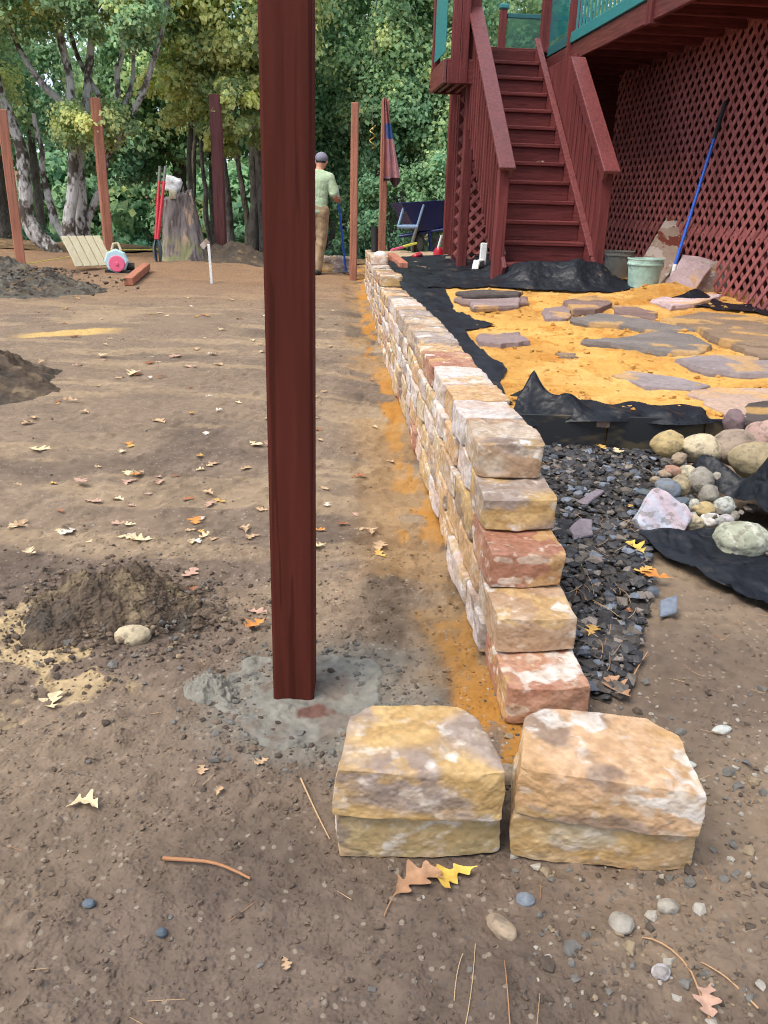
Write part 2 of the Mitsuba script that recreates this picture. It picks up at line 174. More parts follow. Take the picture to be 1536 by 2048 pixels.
def bark(p, n, uv):
    a = fbm(p.x * 14, p.y * 14, p.z * 3.5, 4)
    l = fbm(p.x * 6 + 3, p.y * 6, p.z * 4, 4)
    c = mix((0.060, 0.050, 0.042), (0.140, 0.118, 0.100), a)
    l = 0.55 * l + 0.45 * fbm(p.x * 24, p.y * 24, p.z * 11, 4)
    return mix(c, (0.58, 0.57, 0.55), 0.9 * smoothstep(0.40, 0.56, l) * uv.x)
mat('mat_bark', bark, 0.9, 0.1, lambda p, n, uv: fbm(p.x * 22, p.y * 22, p.z * 5, 4), 0.05, 5e-3)
def stumpbark(p, n, uv):
    a = fbm(p.x * 16, p.y * 16, p.z * 2.2, 4)
    c = mix((0.105, 0.088, 0.085), (0.235, 0.205, 0.200), smoothstep(0.35, 0.65, a))
    c = mix(c, (0.42, 0.30, 0.22), smoothstep(0.58, 0.68, fbm(p.x * 9 + 4, p.y * 9, p.z * 3, 4)))
    return mix(c, (0.27, 0.27, 0.15), smoothstep(0.46, 0.6, fbm(p.x * 7, p.y * 7, p.z * 5 + 3, 3)) * smoothstep(0.55, 0.15, p.z))
mat('mat_stump', stumpbark, 0.9, 0.1, lambda p, n, uv: fbm(p.x * 24, p.y * 24, p.z * 3, 4), 0.06, 5e-3)

def grain(p, axis, s=1.0):
    x, y, z = p.x, p.y, p.z
    k = {'x': (3, 60, 60), 'y': (60, 3, 60), 'z': (60, 60, 3)}[axis]
    return fbm(x * k[0] * s, y * k[1] * s, z * k[2] * s, 4)
def stained(base, streak, axis, rough, spec, **kw):
    def fn(p, n, uv):
        g = grain(p, axis)
        c = mix(base, streak, smoothstep(0.35, 0.7, g))
        blotch = fbm(p.x * 3.1 + uv.y * 30, p.y * 3.1, p.z * 2.0, 3)
        crack = smoothstep(0.655, 0.70, fbm(p.x * (55 if axis != 'x' else 1.6), p.y * (55 if axis != 'y' else 1.6), p.z * (55 if axis != 'z' else 1.6) + 7, 3))
        c = c * (1 - 0.30 * crack)
        return c * (0.72 + 0.3 * uv.x + 0.36 * blotch)
    return dict(color=fn, rough=rough, spec=spec, bump=lambda p, n, uv: grain(p, axis), bump_scale=0.004, **kw)
mat('mat_post', **stained((0.078, 0.0190, 0.0135), (0.066, 0.0160, 0.0112), 'z', 0.7, 0.08))
mat('mat_cedar', **stained((0.37, 0.155, 0.100), (0.29, 0.115, 0.074), 'z', 0.65, 0.3))
mat('mat_deck_z', **stained((0.138, 0.034, 0.033), (0.108, 0.026, 0.026), 'z', 0.55, 0.2))
mat('mat_deck_y', **stained((0.138, 0.034, 0.033), (0.108, 0.026, 0.026), 'y', 0.40, 0.5, clearcoat=0.8, clearcoat_gloss=0.55))
mat('mat_deck_x', **stained((0.138, 0.034, 0.033), (0.108, 0.026, 0.026), 'x', 0.55, 0.2))
mat('mat_purple', **stained((0.145, 0.056, 0.054), (0.112, 0.042, 0.042), 'z', 0.65, 0.2))
mat('mat_slat', **stained((0.350, 0.122, 0.116), (0.300, 0.100, 0.096), 'z', 0.65, 0.2))
def plank(p, n, uv):
    g = fbm(p.x * 9, p.y * 9, p.z * 3, 4)
    c = mix((0.33, 0.25, 0.20), (0.24, 0.175, 0.14), fbm(p.x * 30, p.y * 30, p.z * 4, 3))
    c = mix(c, (0.14, 0.035, 0.022), smoothstep(0.54, 0.60, g))
    return mix(c, (0.46, 0.40, 0.36), smoothstep(0.56, 0.62, fbm(p.x * 11 + 6, p.y * 11, p.z * 3, 4)) * 0.8)
mat('mat_plank', plank, 0.7, 0.3)
mat('mat_pale_wood', lambda p, n, uv: mix((0.62, 0.57, 0.40), (0.48, 0.43, 0.29), fbm(p.x * 30, p.y * 30, p.z * 12, 3)), 0.7, 0.2)
def fabric(p, n, uv):
    w = fbm(p.x * 5, p.y * 5, p.z * 5, 3)
    c = mix((0.0055, 0.0075, 0.0115), (0.010, 0.013, 0.020), w)
    return mix(c, (0.06, 0.048, 0.035), 0.5 * smoothstep(0.70, 0.76, fbm(p.x * 9 + 2, p.y * 9, p.z * 9, 4)))
def wrinkle(p, n, uv):
    a = dr.abs(fbm(p.x * 5 + 2, p.y * 9, p.z * 7, 4) - 0.5) + 0.5 * dr.abs(fbm(p.x * 13, p.y * 11, p.z * 13 + 4, 3) - 0.5)
    return dr.sqrt(a + 0.002) + 0.06 * fbm(p.x * 60, p.y * 60, p.z * 60, 2)
mat('mat_fabric', fabric, 0.5, 0.4, wrinkle, 0.022, 3e-3)
mat('mat_edging', lambda p, n, uv: mix((0.016, 0.018, 0.022), (0.07, 0.058, 0.038), smoothstep(0.52, 0.66, fbm(p.x * 6, p.y * 6, p.z * 14, 4))), 0.5, 0.5)

mat('mat_teal', (0.030, 0.190, 0.200), 0.45, 0.4)
mat('mat_teal_dark', (0.018, 0.105, 0.115), 0.5, 0.4)
scene['mat_teal_mesh'] = {'type': 'blendbsdf', 'weight': 0.5, 'a': {'type': 'thindielectric', 'specular_transmittance': rgb(0.35, 0.72, 0.74)},
    'b': {'type': 'principledthin', 'base_color': rgb(0.03, 0.24, 0.26), 'roughness': 0.5, 'diff_trans': 1.1, 'eta': 1.4}}
scene['mat_green_mesh'] = {'type': 'blendbsdf', 'weight': 0.30, 'a': {'type': 'thindielectric', 'specular_transmittance': rgb(0.55, 0.82, 0.62)},
    'b': {'type': 'principledthin', 'base_color': rgb(0.05, 0.22, 0.14), 'roughness': 0.5, 'diff_trans': 1.1, 'eta': 1.4}}
mat('mat_blue', (0.018, 0.105, 0.52), 0.35, 0.5)
mat('mat_barrow', (0.005, 0.014, 0.095), 0.4, 0.5)
mat('mat_steel_blue', (0.24, 0.36, 0.55), 0.4, 0.5)
mat('mat_black', (0.020, 0.020, 0.022), 0.6, 0.4)
mat('mat_steel', (0.10, 0.125, 0.155), 0.45, 0.5, metallic=0.3)
mat('mat_grip', (0.15, 0.16, 0.14), 0.6, 0.3)
mat('mat_white', lambda p, n, uv: mix((0.74, 0.75, 0.74), (0.60, 0.62, 0.63), fbm(p.x * 9, p.y * 9, p.z * 9, 3)), 0.5, 0.4)
mat('mat_red', (0.42, 0.012, 0.028), 0.35, 0.5)
mat('mat_pink', (0.72, 0.13, 0.24), 0.45, 0.4)
mat('mat_skyblue', (0.42, 0.62, 0.70), 0.45, 0.4)
mat('mat_yellow', (0.62, 0.60, 0.10), 0.5, 0.3)
mat('mat_gold', (0.52, 0.36, 0.10), 0.35, 0.5, metallic=0.5)
def bucketmat(p, n, uv): return mix((0.40, 0.56, 0.49), (0.28, 0.42, 0.36), smoothstep(0.35, 0.65, fbm(p.x * 8, p.y * 8, p.z * 8, 4))) * (0.8 + 0.4 * fbm(p.x * 40, p.y * 40, p.z * 40, 2))
mat('mat_bucket', bucketmat, 0.5, 0.4)
mat('mat_grey_bucket', lambda p, n, uv: mix((0.42, 0.42, 0.38), (0.26, 0.26, 0.23), fbm(p.x * 9, p.y * 9, p.z * 9, 3)), 0.6, 0.3)
mat('mat_skin', (0.50, 0.25, 0.17), 0.5, 0.3)
mat('mat_shirt', lambda p, n, uv: mix((0.44, 0.56, 0.38), (0.34, 0.46, 0.30), fbm(p.x * 8, p.y * 8, p.z * 6, 3)), 0.85, 0.1, lambda p, n, uv: fbm(p.x * 8 + p.z * 5, p.y * 8, p.z * 10, 3), 0.028, 5e-3)
mat('mat_trousers', lambda p, n, uv: mix((0.40, 0.30, 0.19), (0.29, 0.21, 0.125), fbm(p.x * 9, p.y * 9, p.z * 5, 3)), 0.85, 0.1, lambda p, n, uv: fbm(p.x * 10 + p.z * 6, p.y * 10, p.z * 9, 3), 0.045, 5e-3)
mat('mat_cap', lambda p, n, uv: mix((0.24, 0.24, 0.30), (0.16, 0.16, 0.21), fbm(p.x * 12, p.y * 12, p.z * 12, 2)), 0.85, 0.1)
mat('mat_flagcloth', lambda p, n, uv: pal(uv.x, [(0.34, 0.135, 0.125), (0.055, 0.12, 0.30), (0.46, 0.23, 0.235), (0.045, 0.02, 0.02)]) * (0.75 + 0.5 * fbm(p.x * 25, p.y * 25, p.z * 7, 3)), 0.8, 0.2)
def litter(p, n, uv):
    f1, f2, w = voronoi(p.x * 9, p.y * 9)
    c = mix((0.20, 0.13, 0.07), (0.11, 0.08, 0.05), w)
    return c * (0.6 + 0.8 * fbm(p.x * 14, p.y * 14, 2, 3))
mat('mat_litter', litter, 0.9, 0.1, lambda p, n, uv: fbm(p.x * 16, p.y * 16, p.z * 16, 3), 0.06, 5e-3)

# ---------------------------------------------------------------- helpers
used = {}
def new_key(name, parent=None):
    k = f'{parent}__{name}' if parent else name
    n = used.get(k, 0); used[k] = n + 1
    return k if n == 0 else f'{k}_{n:03d}'
def tag(k, label=None, cat=None, group=None, kind=None):
    d = labels.setdefault(k, {})
    for a, b in (('label', label), ('category', cat), ('group', group), ('kind', kind)):
        if b: d[a] = b
    return k
def thing(name, label, cat, group=None):
    return tag(new_key(name), label, cat, group)
def obj(name, mesh, m, parent=None, smooth=False, label=None, cat=None, group=None, kind=None):
    k = new_key(name, parent)
    uv = None
    if isinstance(mesh, MB): mesh, uv = mesh.mesh(), mesh.uvs()
    scene[k] = mikit.ply(mesh, m, smooth=smooth, uv=uv)
    if label or kind: tag(k, label, cat, group, kind)
    return k
def fb(P, octaves=3, seed=0): return meshkit.fbm(np.asarray(P, float), octaves, seed)
class MB:
    def __init__(s): s.v, s.f, s.u, s.n = [], [], [], 0
    def add(s, V, F, uv=(0.5, 0.5)):
        V = np.asarray(V, float); F = np.asarray(F, int)
        if F.shape[1] == 4: F = np.vstack([F[:, [0, 1, 2]], F[:, [0, 2, 3]]])
        s.v.append(V); s.f.append(F + s.n); s.n += len(V)
        uv = np.asarray(uv, float)
        s.u.append(uv if uv.ndim == 2 else np.tile(uv, (len(V), 1)))
        return s
    def mesh(s): return np.vstack(s.v), np.vstack(s.f)
    def uvs(s): return np.vstack(s.u)
def rotz(a): c, s = math.cos(a), math.sin(a); return np.array([[c, -s, 0], [s, c, 0], [0, 0, 1.0]])
def rot(axis, a): return np.array(trimesh.transformations.rotation_matrix(a, axis))[:3, :3]
_cb = None
def cbox(size, c=0.006):
    """A box with chamfered edges, centred on the origin."""
    h = np.asarray(size, float) / 2; c = min(c, 0.45 * h.min())
    V = [np.array([sx * (h[0] - (k != 0) * c), sy * (h[1] - (k != 1) * c), sz * (h[2] - (k != 2) * c)]) for sx in (-1, 1) for sy in (-1, 1) for sz in (-1, 1) for k in range(3)]
    V = np.array(V)
    global _cb
    if _cb is None:
        t = trimesh.convex.convex_hull(V)
        # map hull vertices back onto V
        idx = [int(np.argmin(((V - p) ** 2).sum(1))) for p in t.vertices]
        _cb = np.array(idx)[t.faces]
    return V, _cb
cbox((1, 1, 1), 0.1)
def board(p0, p1, w, t, side, c=0.005, ext=0.0):
    """A chamfered board from p0 to p1; w is its width along 'side', t its thickness across."""
    p0, p1, side = (np.asarray(x, float) for x in (p0, p1, side))
    d = p1 - p0; L = np.linalg.norm(d); d /= L
    side = side - d * (side @ d); side /= np.linalg.norm(side)
    up = np.cross(d, side)
    V, F = cbox((L + 2 * ext, w, t), c)
    return (p0 + p1) / 2 + V @ np.stack([d, side, up]), F
def tube(pts, rad, sides=10, cap=True):
    p = np.asarray(pts, float); r = np.broadcast_to(rad, (len(p),))
    t = np.gradient(p, axis=0); t /= np.linalg.norm(t, axis=1, keepdims=True) + 1e-12
    ref = np.array([0, 0, 1.0]) if abs(t[:, 2]).mean() < 0.85 else np.array([1.0, 0, 0])
    a = np.cross(t, ref); a /= np.linalg.norm(a, axis=1, keepdims=True); b = np.cross(t, a)
    g = np.arange(sides) * 2 * np.pi / sides
    V = (p[:, None] + r[:, None, None] * (np.cos(g)[None, :, None] * a[:, None] + np.sin(g)[None, :, None] * b[:, None])).reshape(-1, 3)
    i, j = np.meshgrid(np.arange(len(p) - 1), np.arange(sides), indexing='ij')
    q = np.stack([i * sides + j, i * sides + (j + 1) % sides, (i + 1) * sides + (j + 1) % sides, (i + 1) * sides + j], -1).reshape(-1, 4)
    F = np.vstack([q[:, [0, 1, 2]], q[:, [0, 2, 3]]])
    if cap:
        n = len(V); V = np.vstack([V, p[:1], p[-1:]]); k = np.arange(sides)
        F = np.vstack([F, np.stack([k, (k + 1) % sides, k * 0 + n], 1), np.stack([(k + 1) % sides + n - sides, k + n - sides, k * 0 + n + 1], 1)])
    return V, F
def lathe(prof, sides=28):
    prof = np.asarray(prof, float); g = np.arange(sides) * 2 * np.pi / sides
    V = np.stack([prof[:, None, 0] * np.cos(g), prof[:, None, 0] * np.sin(g), np.repeat(prof[:, 1:2], sides, 1)], -1).reshape(-1, 3)
    i, j = np.meshgrid(np.arange(len(prof) - 1), np.arange(sides), indexing='ij')
    return V, np.stack([i * sides + j, i * sides + (j + 1) % sides, (i + 1) * sides + (j + 1) % sides, (i + 1) * sides + j], -1).reshape(-1, 4)
def spline(pts, n):
    p = np.asarray(pts, float); t = np.arange(len(p))
    from scipy.interpolate import PchipInterpolator
    return PchipInterpolator(t, p, axis=0)(np.linspace(0, len(p) - 1, n))
_cube = {}
def cube_grid(n):
    if n not in _cube:
        b = trimesh.creation.box((2, 2, 2)); V = []; F = []; at = 0
        l = np.linspace(-1, 1, n + 1); a, c = (x.ravel() for x in np.meshgrid(l, l, indexing='ij'))
        i, j = (x.ravel() for x in np.meshgrid(np.arange(n), np.arange(n), indexing='ij'))
        q = np.stack([i * (n + 1) + j, (i + 1) * (n + 1) + j, (i + 1) * (n + 1) + j + 1, i * (n + 1) + j + 1], 1)
        for ax in range(3):
            for s in (-1, 1):
                P = np.zeros((len(a), 3)); P[:, ax] = s; P[:, (ax + 1) % 3] = a; P[:, (ax + 2) % 3] = c
                V.append(P); F.append((q if s > 0 else q[:, ::-1]) + at); at += len(a)
        V, F = np.vstack(V), np.vstack(F)
        u, inv = np.unique(np.round(V, 6), axis=0, return_inverse=True)
        _cube[n] = (u, inv.ravel()[F])
    return _cube[n]
def rough_block(rng, size, n=8, r=0.014, rough=0.006, chips=5, taper=0.0, freq=22, back=0.0, cut=(0.78, 0.92), facets=0):
    """A tumbled stone block: rounded box, corners knocked off by random planes, split faces displaced. x wide, y deep (back at +y), z high."""
    q, F = cube_grid(n)
    h = np.asarray(size, float) / 2; p = q * h
    c = np.clip(p, -(h - r), h - r); d = p - c; L = np.linalg.norm(d, axis=1, keepdims=True)
    p = np.where(L > 1e-9, c + r * d / np.maximum(L, 1e-9), p)
    for _ in range(chips):
        k = rng.normal(size=3); k = np.sign(k) * np.array([0.4, 0.4, 0.4]) + k * 0.4
        if rng.random() < 0.5: k[rng.integers(3)] *= 0.15
        k /= np.linalg.norm(k)
        lim = (np.abs(k) * h).sum() * rng.uniform(*cut)
        p = p - np.maximum(0, p @ k - lim)[:, None] * k
    for q in range(facets):                                       # shallow flakes struck off the faces
        ax = rng.choice([0, 0, 1, 1, 1, 2]); sd = rng.choice([-1.0, 1.0]) if ax != 1 else rng.choice([-1.0, -1.0, 1.0])
        k = rng.normal(size=3) * ([0.10, 0.10, 0.13] if ax == 0 else [0.28, 0.10, 0.13] if ax == 1 else [0.07, 0.07, 0]); k[ax] = sd; k /= np.linalg.norm(k)
        lim = np.max(p @ k) - rng.uniform(0.001, 0.007); p = p - np.maximum(0, p @ k - lim)[:, None] * k
    if back:
        for sx in (-1, 1):
            kk = np.array([sx * 0.66, 0.75, 0]); lim = (np.abs(kk) * h).sum() - back; p = p - np.maximum(0, p @ kk - lim)[:, None] * kk
            if sx > 0: kk = np.array([0, 0.6, 0.8]); lim = (np.abs(kk) * h).sum() - back * 0.25; p = p - np.maximum(0, p @ kk - lim)[:, None] * kk
    p[:, 0] *= 1 - taper * (p[:, 1] / (2 * h[1]) + 0.5)
    o = rng.uniform(0, 50, 3)
    nrm = p / h; nrm = np.sign(nrm) * np.abs(nrm) ** 4; nrm /= np.linalg.norm(nrm, axis=1, keepdims=True) + 1e-9
    e = fb(p * freq + o, 4) - 0.5 + 0.5 * (fb(p * freq * 0.35 + o + 9, 2) - 0.5)
    ridged = np.abs(fb(p * freq * 0.6 + o + 21, 3) - 0.5)
    return p + nrm * (rough * (2.2 * e - 1.6 * ridged))[:, None], F
def pebble(rng, rx, ry, rz, n=5, rough=0.08):
    q, F = cube_grid(n); p = q / np.linalg.norm(q, axis=1, keepdims=True)
    o = rng.uniform(0, 50, 3)
    return p * (1 + rough * 4 * (fb(p * 1.1 + o, 3) - 0.5))[:, None] * [rx, ry, rz], F
def slab(poly, z0, z1, rng, wob=0.012, tilt=(0, 0)):
    """A split flagstone: polygon with a ragged outline, chipped edge and slightly uneven top."""
    P = np.asarray(poly, float); c = P.mean(0); out = []
    for a, b in zip(P, np.roll(P, -1, 0)):
        m = max(2, int(np.linalg.norm(b - a) / 0.06))
        for k in range(m): out.append(a + (b - a) * k / m + rng.normal(size=2) * wob)
    O = np.array(out); n = len(O); d = O - c
    rings = [(1.0, z0), (1.0 + 0.02, z0 + (z1 - z0) * 0.5), (0.99, z1 - 0.004), (0.93, z1), (0.6, z1), (0.3, z1)]
    V = []
    for s, z in rings:
        q = c + d * s
        V.append(np.c_[q, np.full(n, z) + (0.010 * (fb(np.c_[q * 7, np.full(n, z0)], 3, 5) - 0.5) if z >= z1 - 0.005 else 0)])
    V = np.vstack(V + [np.r_[c, z1][None]]); V[:, 2] += (V[:, 0] - c[0]) * tilt[0] + (V[:, 1] - c[1]) * tilt[1]
    F = []; k = np.arange(n)
    for r in range(len(rings) - 1):
        F += [np.stack([r * n + k, r * n + (k + 1) % n, (r + 1) * n + k], 1), np.stack([r * n + (k + 1) % n, (r + 1) * n + (k + 1) % n, (r + 1) * n + k], 1)]
    r = (len(rings) - 1) * n; F.append(np.stack([r + k, r + (k + 1) % n, k * 0 + len(rings) * n], 1))
    F = np.vstack(F)
    if np.cross(O[1] - O[0], O[2] - O[1]) < 0 or sg.Polygon(O).exterior.is_ccw is False: F = F[:, ::-1]
    return V, F
def cloth(poly, zfun, step=0.03):
    """A sheet of fabric over a polygon of the ground plan, its height given by zfun(x, y)."""
    pg = sg.Polygon(poly).buffer(0); x0, y0, x1, y1 = pg.bounds
    gx, gy = np.meshgrid(np.arange(x0, x1, step), np.arange(y0, y1, step)); G = np.c_[gx.ravel(), gy.ravel()]
    inside = shapely.contains_xy(pg.buffer(-step * 0.4), G[:, 0], G[:, 1])
    e = np.array([pg.exterior.interpolate(t).coords[0] for t in np.arange(0, pg.exterior.length, step)])
    G = np.vstack([G[inside], e]); T = Delaunay(G).simplices
    cen = G[T].mean(1); T = T[shapely.contains_xy(pg, cen[:, 0], cen[:, 1])]
    a = G[T]; cr = (a[:, 1, 0] - a[:, 0, 0]) * (a[:, 2, 1] - a[:, 0, 1]) - (a[:, 1, 1] - a[:, 0, 1]) * (a[:, 2, 0] - a[:, 0, 0])
    T = np.where((cr > 0)[:, None], T, T[:, ::-1])
    return np.c_[G, zfun(G[:, 0], G[:, 1])], T
def hull_chain(joints, bones, seg=20):
    """One continuous limb surface: every bone the hull of the spheres at its joints, all joined."""
    sp = {k: m3.Manifold.sphere(r, seg).scale(s).translate(p) for k, (p, r, s) in ((k, (v[0], v[1], v[2] if len(v) > 2 else (1, 1, 1))) for k, v in joints.items())}
    out = None
    for b in bones:
        h = m3.Manifold.batch_hull([sp[k] for k in b]); out = h if out is None else out + h
    return out
def smooth_body(man, edge=0.02, it=8):
    m = man.refine_to_length(edge).to_mesh()
    t = trimesh.Trimesh(m.vert_properties[:, :3], m.tri_verts, process=True)
    trimesh.smoothing.filter_taubin(t, iterations=it)
    return np.array(t.vertices), np.array(t.faces)

# ---------------------------------------------------------------- the setting: ground
def wx(y): return 0.401 - 0.074 * y + 0.0008 * y * y          # the wall's face towards the yard
def zs(y): return np.clip(0.2 + 0.055 * (y - 3.7), 0.05, 0.43)  # level of the sand bed behind the wall
def sst(a, b, x): t = np.clip((x - a) / (b - a), 0, 1); return t * t * (3 - 2 * t)
MOUNDS = [(-0.74, 2.10, 0.24, 0.17, 0.085), (-1.02, 1.86, 0.17, 0.12, 0.035)]
def gz(x, y):
    x, y = np.broadcast_arrays(np.asarray(x, float), np.asarray(y, float)); P = np.stack([x, y, x * 0], -1)
    near = sst(14, 3, y)
    z = 0.045 * (fb(P * 0.9 + 4, 2) - 0.5) * sst(1.0, 4.0, y) + 0.030 * (fb(P * 4.2, 3, 2) - 0.5) + near * 0.016 * (fb(P * 16, 3, 4) - 0.5)
    z = z + near * 0.012 * np.maximum(0, fb(P * 30, 3, 7) - 0.52) * 4
    z = z - 0.03 * sst(0.30, 0.0, np.abs(wx(y) - 0.10 - x)) * sst(1.6, 2.4, y)
    q = np.hypot(x + 0.19, y - 1.70)
    z = z * sst(0.10, 0.30, q) - 0.006 * sst(0.30, 0.1, q)
    z = z + 0.04 * sst(9.0, 14.0, y) * sst(-2.2, -3.6, x)
    z = z + 0.10 * (fb(P * 1.6 + 30, 3) - 0.3) * sst(13.2, 14.6, y) * sst(-0.3, -1.2, x) * sst(17, 15.6, y)
    z = z - 2.2 * sst(15.9, 23, y + 0.25 * np.minimum(0, x)) + 5.0 * sst(38, 90, y)
    return z
def ticks(a, lim, h0, g):
    o = [a]
    while o[-1] < lim: o.append(o[-1] + max(h0, g * abs(o[-1])))
    return np.array(o)
xs = ticks(0, 1.15, 0.012, 0); xs = np.r_[xs, ticks(xs[-1], 150, 0.014, 0.017)[1:]]; xs = np.r_[-xs[:0:-1], xs]
ys = np.r_[np.array([-60, -30, -15, -8, -4, -2, -1, -0.4, 0.0, 0.2]), ticks(0.32, 24, 0.011, 0.008), ticks(24.4, 250, 0.5, 0.05)]
X, Y = np.meshgrid(xs, ys, indexing='ij'); Z = gz(X, Y)
i, j = (k.ravel() for k in np.meshgrid(np.arange(len(xs) - 1), np.arange(len(ys) - 1), indexing='ij')); ny = len(ys)
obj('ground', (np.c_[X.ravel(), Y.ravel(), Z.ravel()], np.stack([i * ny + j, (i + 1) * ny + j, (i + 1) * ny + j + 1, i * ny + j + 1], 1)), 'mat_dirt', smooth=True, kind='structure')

fx_, fy_ = np.meshgrid(np.linspace(-34, 34, 160), 15.7 + 26 * np.linspace(0, 1, 110) ** 1.5, indexing='ij'); fy_ = fy_ + 0.8 * (fb(np.stack([fx_ * 0.7, fx_ * 0, fx_ * 0], -1), 3) - 0.5)
i, j = (q.ravel() for q in np.meshgrid(np.arange(159), np.arange(109), indexing='ij'))
fz_ = gz(fx_, fy_) + 0.02 + 0.10 * fb(np.stack([fx_, fy_, fx_ * 0], -1) * 2.2, 3) * sst(15.6, 16.4, fy_)
obj('woodland_floor', (np.stack([fx_, fy_, fz_], -1).reshape(-1, 3), np.stack([i * 110 + j, (i + 1) * 110 + j, (i + 1) * 110 + j + 1, i * 110 + j + 1], 1)), 'mat_litter', smooth=True, kind='structure')
def patch(cx, cy, rx, ry, n, zf, m, ang=0.0, seed=0):
    """A heap or splash: a polar patch with a ragged rim that dips under the ground; zf(r, x, y) is its height over the ground, r from 0 to 1."""
    k = int(n * 2.2); th = np.arange(k) * 2 * np.pi / k; rr = np.linspace(0, 1.12, n) ** 0.85
    R, T = np.meshgrid(rr, th, indexing='ij')
    w = 1 + 0.55 * (fb(np.stack([np.cos(T) * 2.2, np.sin(T) * 2.2, T * 0 + seed * 7], -1), 4, seed) - 0.5)
    a, b = R * rx * w * np.cos(T), R * ry * w * np.sin(T); c, s = math.cos(ang), math.sin(ang)
    x, y = cx + a * c - b * s, cy + a * s + b * c
    V = np.stack([x, y, gz(x, y) + zf(R, x, y) - 0.03 * sst(0.9, 1.1, R)], -1).reshape(-1, 3)
    i, j = (q.ravel() for q in np.meshgrid(np.arange(n - 1), np.arange(k), indexing='ij'))
    return V, np.stack([i * k + j, (i + 1) * k + j, (i + 1) * k + (j + 1) % k, i * k + (j + 1) % k], 1)
def heap(h, f, a, seed, pw=1.0):
    def zf(R, x, y):
        P = np.stack([x, y, x * 0], -1)
        return h * sst(1.05, 0.0, R) ** pw * (0.55 + 0.9 * fb(P * f, 4, seed)) + a * (fb(P * f * 5, 3, seed + 1) - 0.5) * sst(1.1, 0.7, R)
    return zf
def heap_obj(name, label, cx, cy, rx, ry, n, zf, tone, ang=0.0, seed=0):
    V, F = patch(cx, cy, rx, ry, n, zf, None, ang, seed)
    return obj(name, MB().add(V, F, (tone, 0.5)), 'mat_soil', smooth=True, label=label, cat='dirt mound')
heap_obj('dirt_mound', 'low crumbly mound of dark dug soil left of the tall post', -0.76, 2.10, 0.27, 0.21, 150, heap(0.100, 9, 0.055, 3, 0.75), 0.1, 0.1, 1)
heap_obj('dirt_mound', 'brown heap of loose soil at the left edge of the yard, halfway down', -2.62, 5.0, 0.62, 0.7, 90, heap(0.26, 3.4, 0.08, 4), 0.9, 0.2, 2)
heap_obj('dirt_mound', 'long grey heap of spoil under the lichen-covered tree at far left', -4.5, 9.9, 1.15, 1.0, 110, heap(0.32, 2.6, 0.10, 6), 0.5, 0.35, 3)
heap_obj('dirt_mound', 'tan ridge of dirt thrown up round the purple-brown post by the stump', -2.75, 14.9, 1.0, 0.55, 40, heap(0.34, 2.4, 0.08, 8), 0.9, 0.0, 4)

# cement footing of the near post
def foot_z(R, x, y):
    P = np.stack([x, y, x * 0], -1)
    return 0.009 + 0.012 * (fb(P * 22, 4, 9) - 0.5) + 0.022 * np.exp(-((R - 0.92) / 0.16) ** 2) * (fb(P * 14, 3, 12)) - 0.012 * R
V, F = patch(-0.175, 1.70, 0.215, 0.205, 90, foot_z, None, 0.2, 11)
obj('concrete_footing', (V, F), 'mat_concrete', smooth=True, label='rough grey cement collar round the foot of the near post', cat='concrete footing')
V, F = patch(-0.405, 1.71, 0.075, 0.055, 50, heap(0.038, 16, 0.035, 5, 0.7), None, -0.4, 13)
obj('concrete_lump', (V, F), 'mat_concrete', smooth=True, label='crumbly grey lump of spilt cement left of the post footing', cat='cement lump')
rng = np.random.default_rng(4)
def clods(name, pts, smin, smax, tones, label, seed, m='mat_clod', flat=0.7, zf=gz, kind='stuff'):
    rng = np.random.default_rng(seed); t = trimesh.creation.icosphere(subdivisions=1 if False else 0); n = len(pts)
    base, F0 = np.array(t.vertices), np.array(t.faces)
    s = smin * (smax / smin) ** (rng.random(n) ** 2.6)
    J = 1 + 0.35 * rng.normal(size=(n, 12, 1)).clip(-1.2, 1.2)
    q = rng.normal(size=(n, 4)); q /= np.linalg.norm(q, axis=1, keepdims=True); a, b, c, d = q.T
    M = np.stack([1 - 2 * (c * c + d * d), 2 * (b * c - a * d), 2 * (b * d + a * c), 2 * (b * c + a * d), 1 - 2 * (b * b + d * d), 2 * (c * d - a * b), 2 * (b * d - a * c), 2 * (c * d + a * b), 1 - 2 * (b * b + c * c)], 1).reshape(n, 3, 3)
    V = np.einsum('nij,nkj->nki', M, base[None] * J) * s[:, None, None] * np.array([1, 1, flat])
    V += np.c_[pts, zf(pts[:, 0], pts[:, 1]) + 0.25 * s][:, None]
    uv = np.repeat(np.c_[(rng.choice(tones, n) + 0.5) / 10, rng.random(n)], 12, 0)
    F = (F0[None] + 12 * np.arange(n)[:, None, None]).reshape(-1, 3)
    obj(name, MB().add(V.reshape(-1, 3), F, uv), m, label=label, cat=name.replace('_', ' '), kind=kind)
def yard_points(n, seed, y0=0.55, y1=9.0, p=2.2):
    r = np.random.default_rng(seed); y = y0 + (y1 - y0) * r.random(n) ** p; x = (r.random(n) * 2 - 1) * (0.3 + 0.62 * y)
    return np.c_[x, y]
P = yard_points(1700, 5); P = P[(P[:, 0] < wx(P[:, 1]) - 0.02) | (P[:, 1] < 1.55)]
P = P[np.hypot(P[:, 0] + 0.175, P[:, 1] - 1.70) > 0.18]
CL = np.array([0, 1, 1, 3, 3, 2, 4, 7, 7, 9]) * 1.0
clods('soil_crumbs', P, 0.0020, 0.0085, CL, 'small crumbs of soil and grit strewn over the bare dirt', 6)
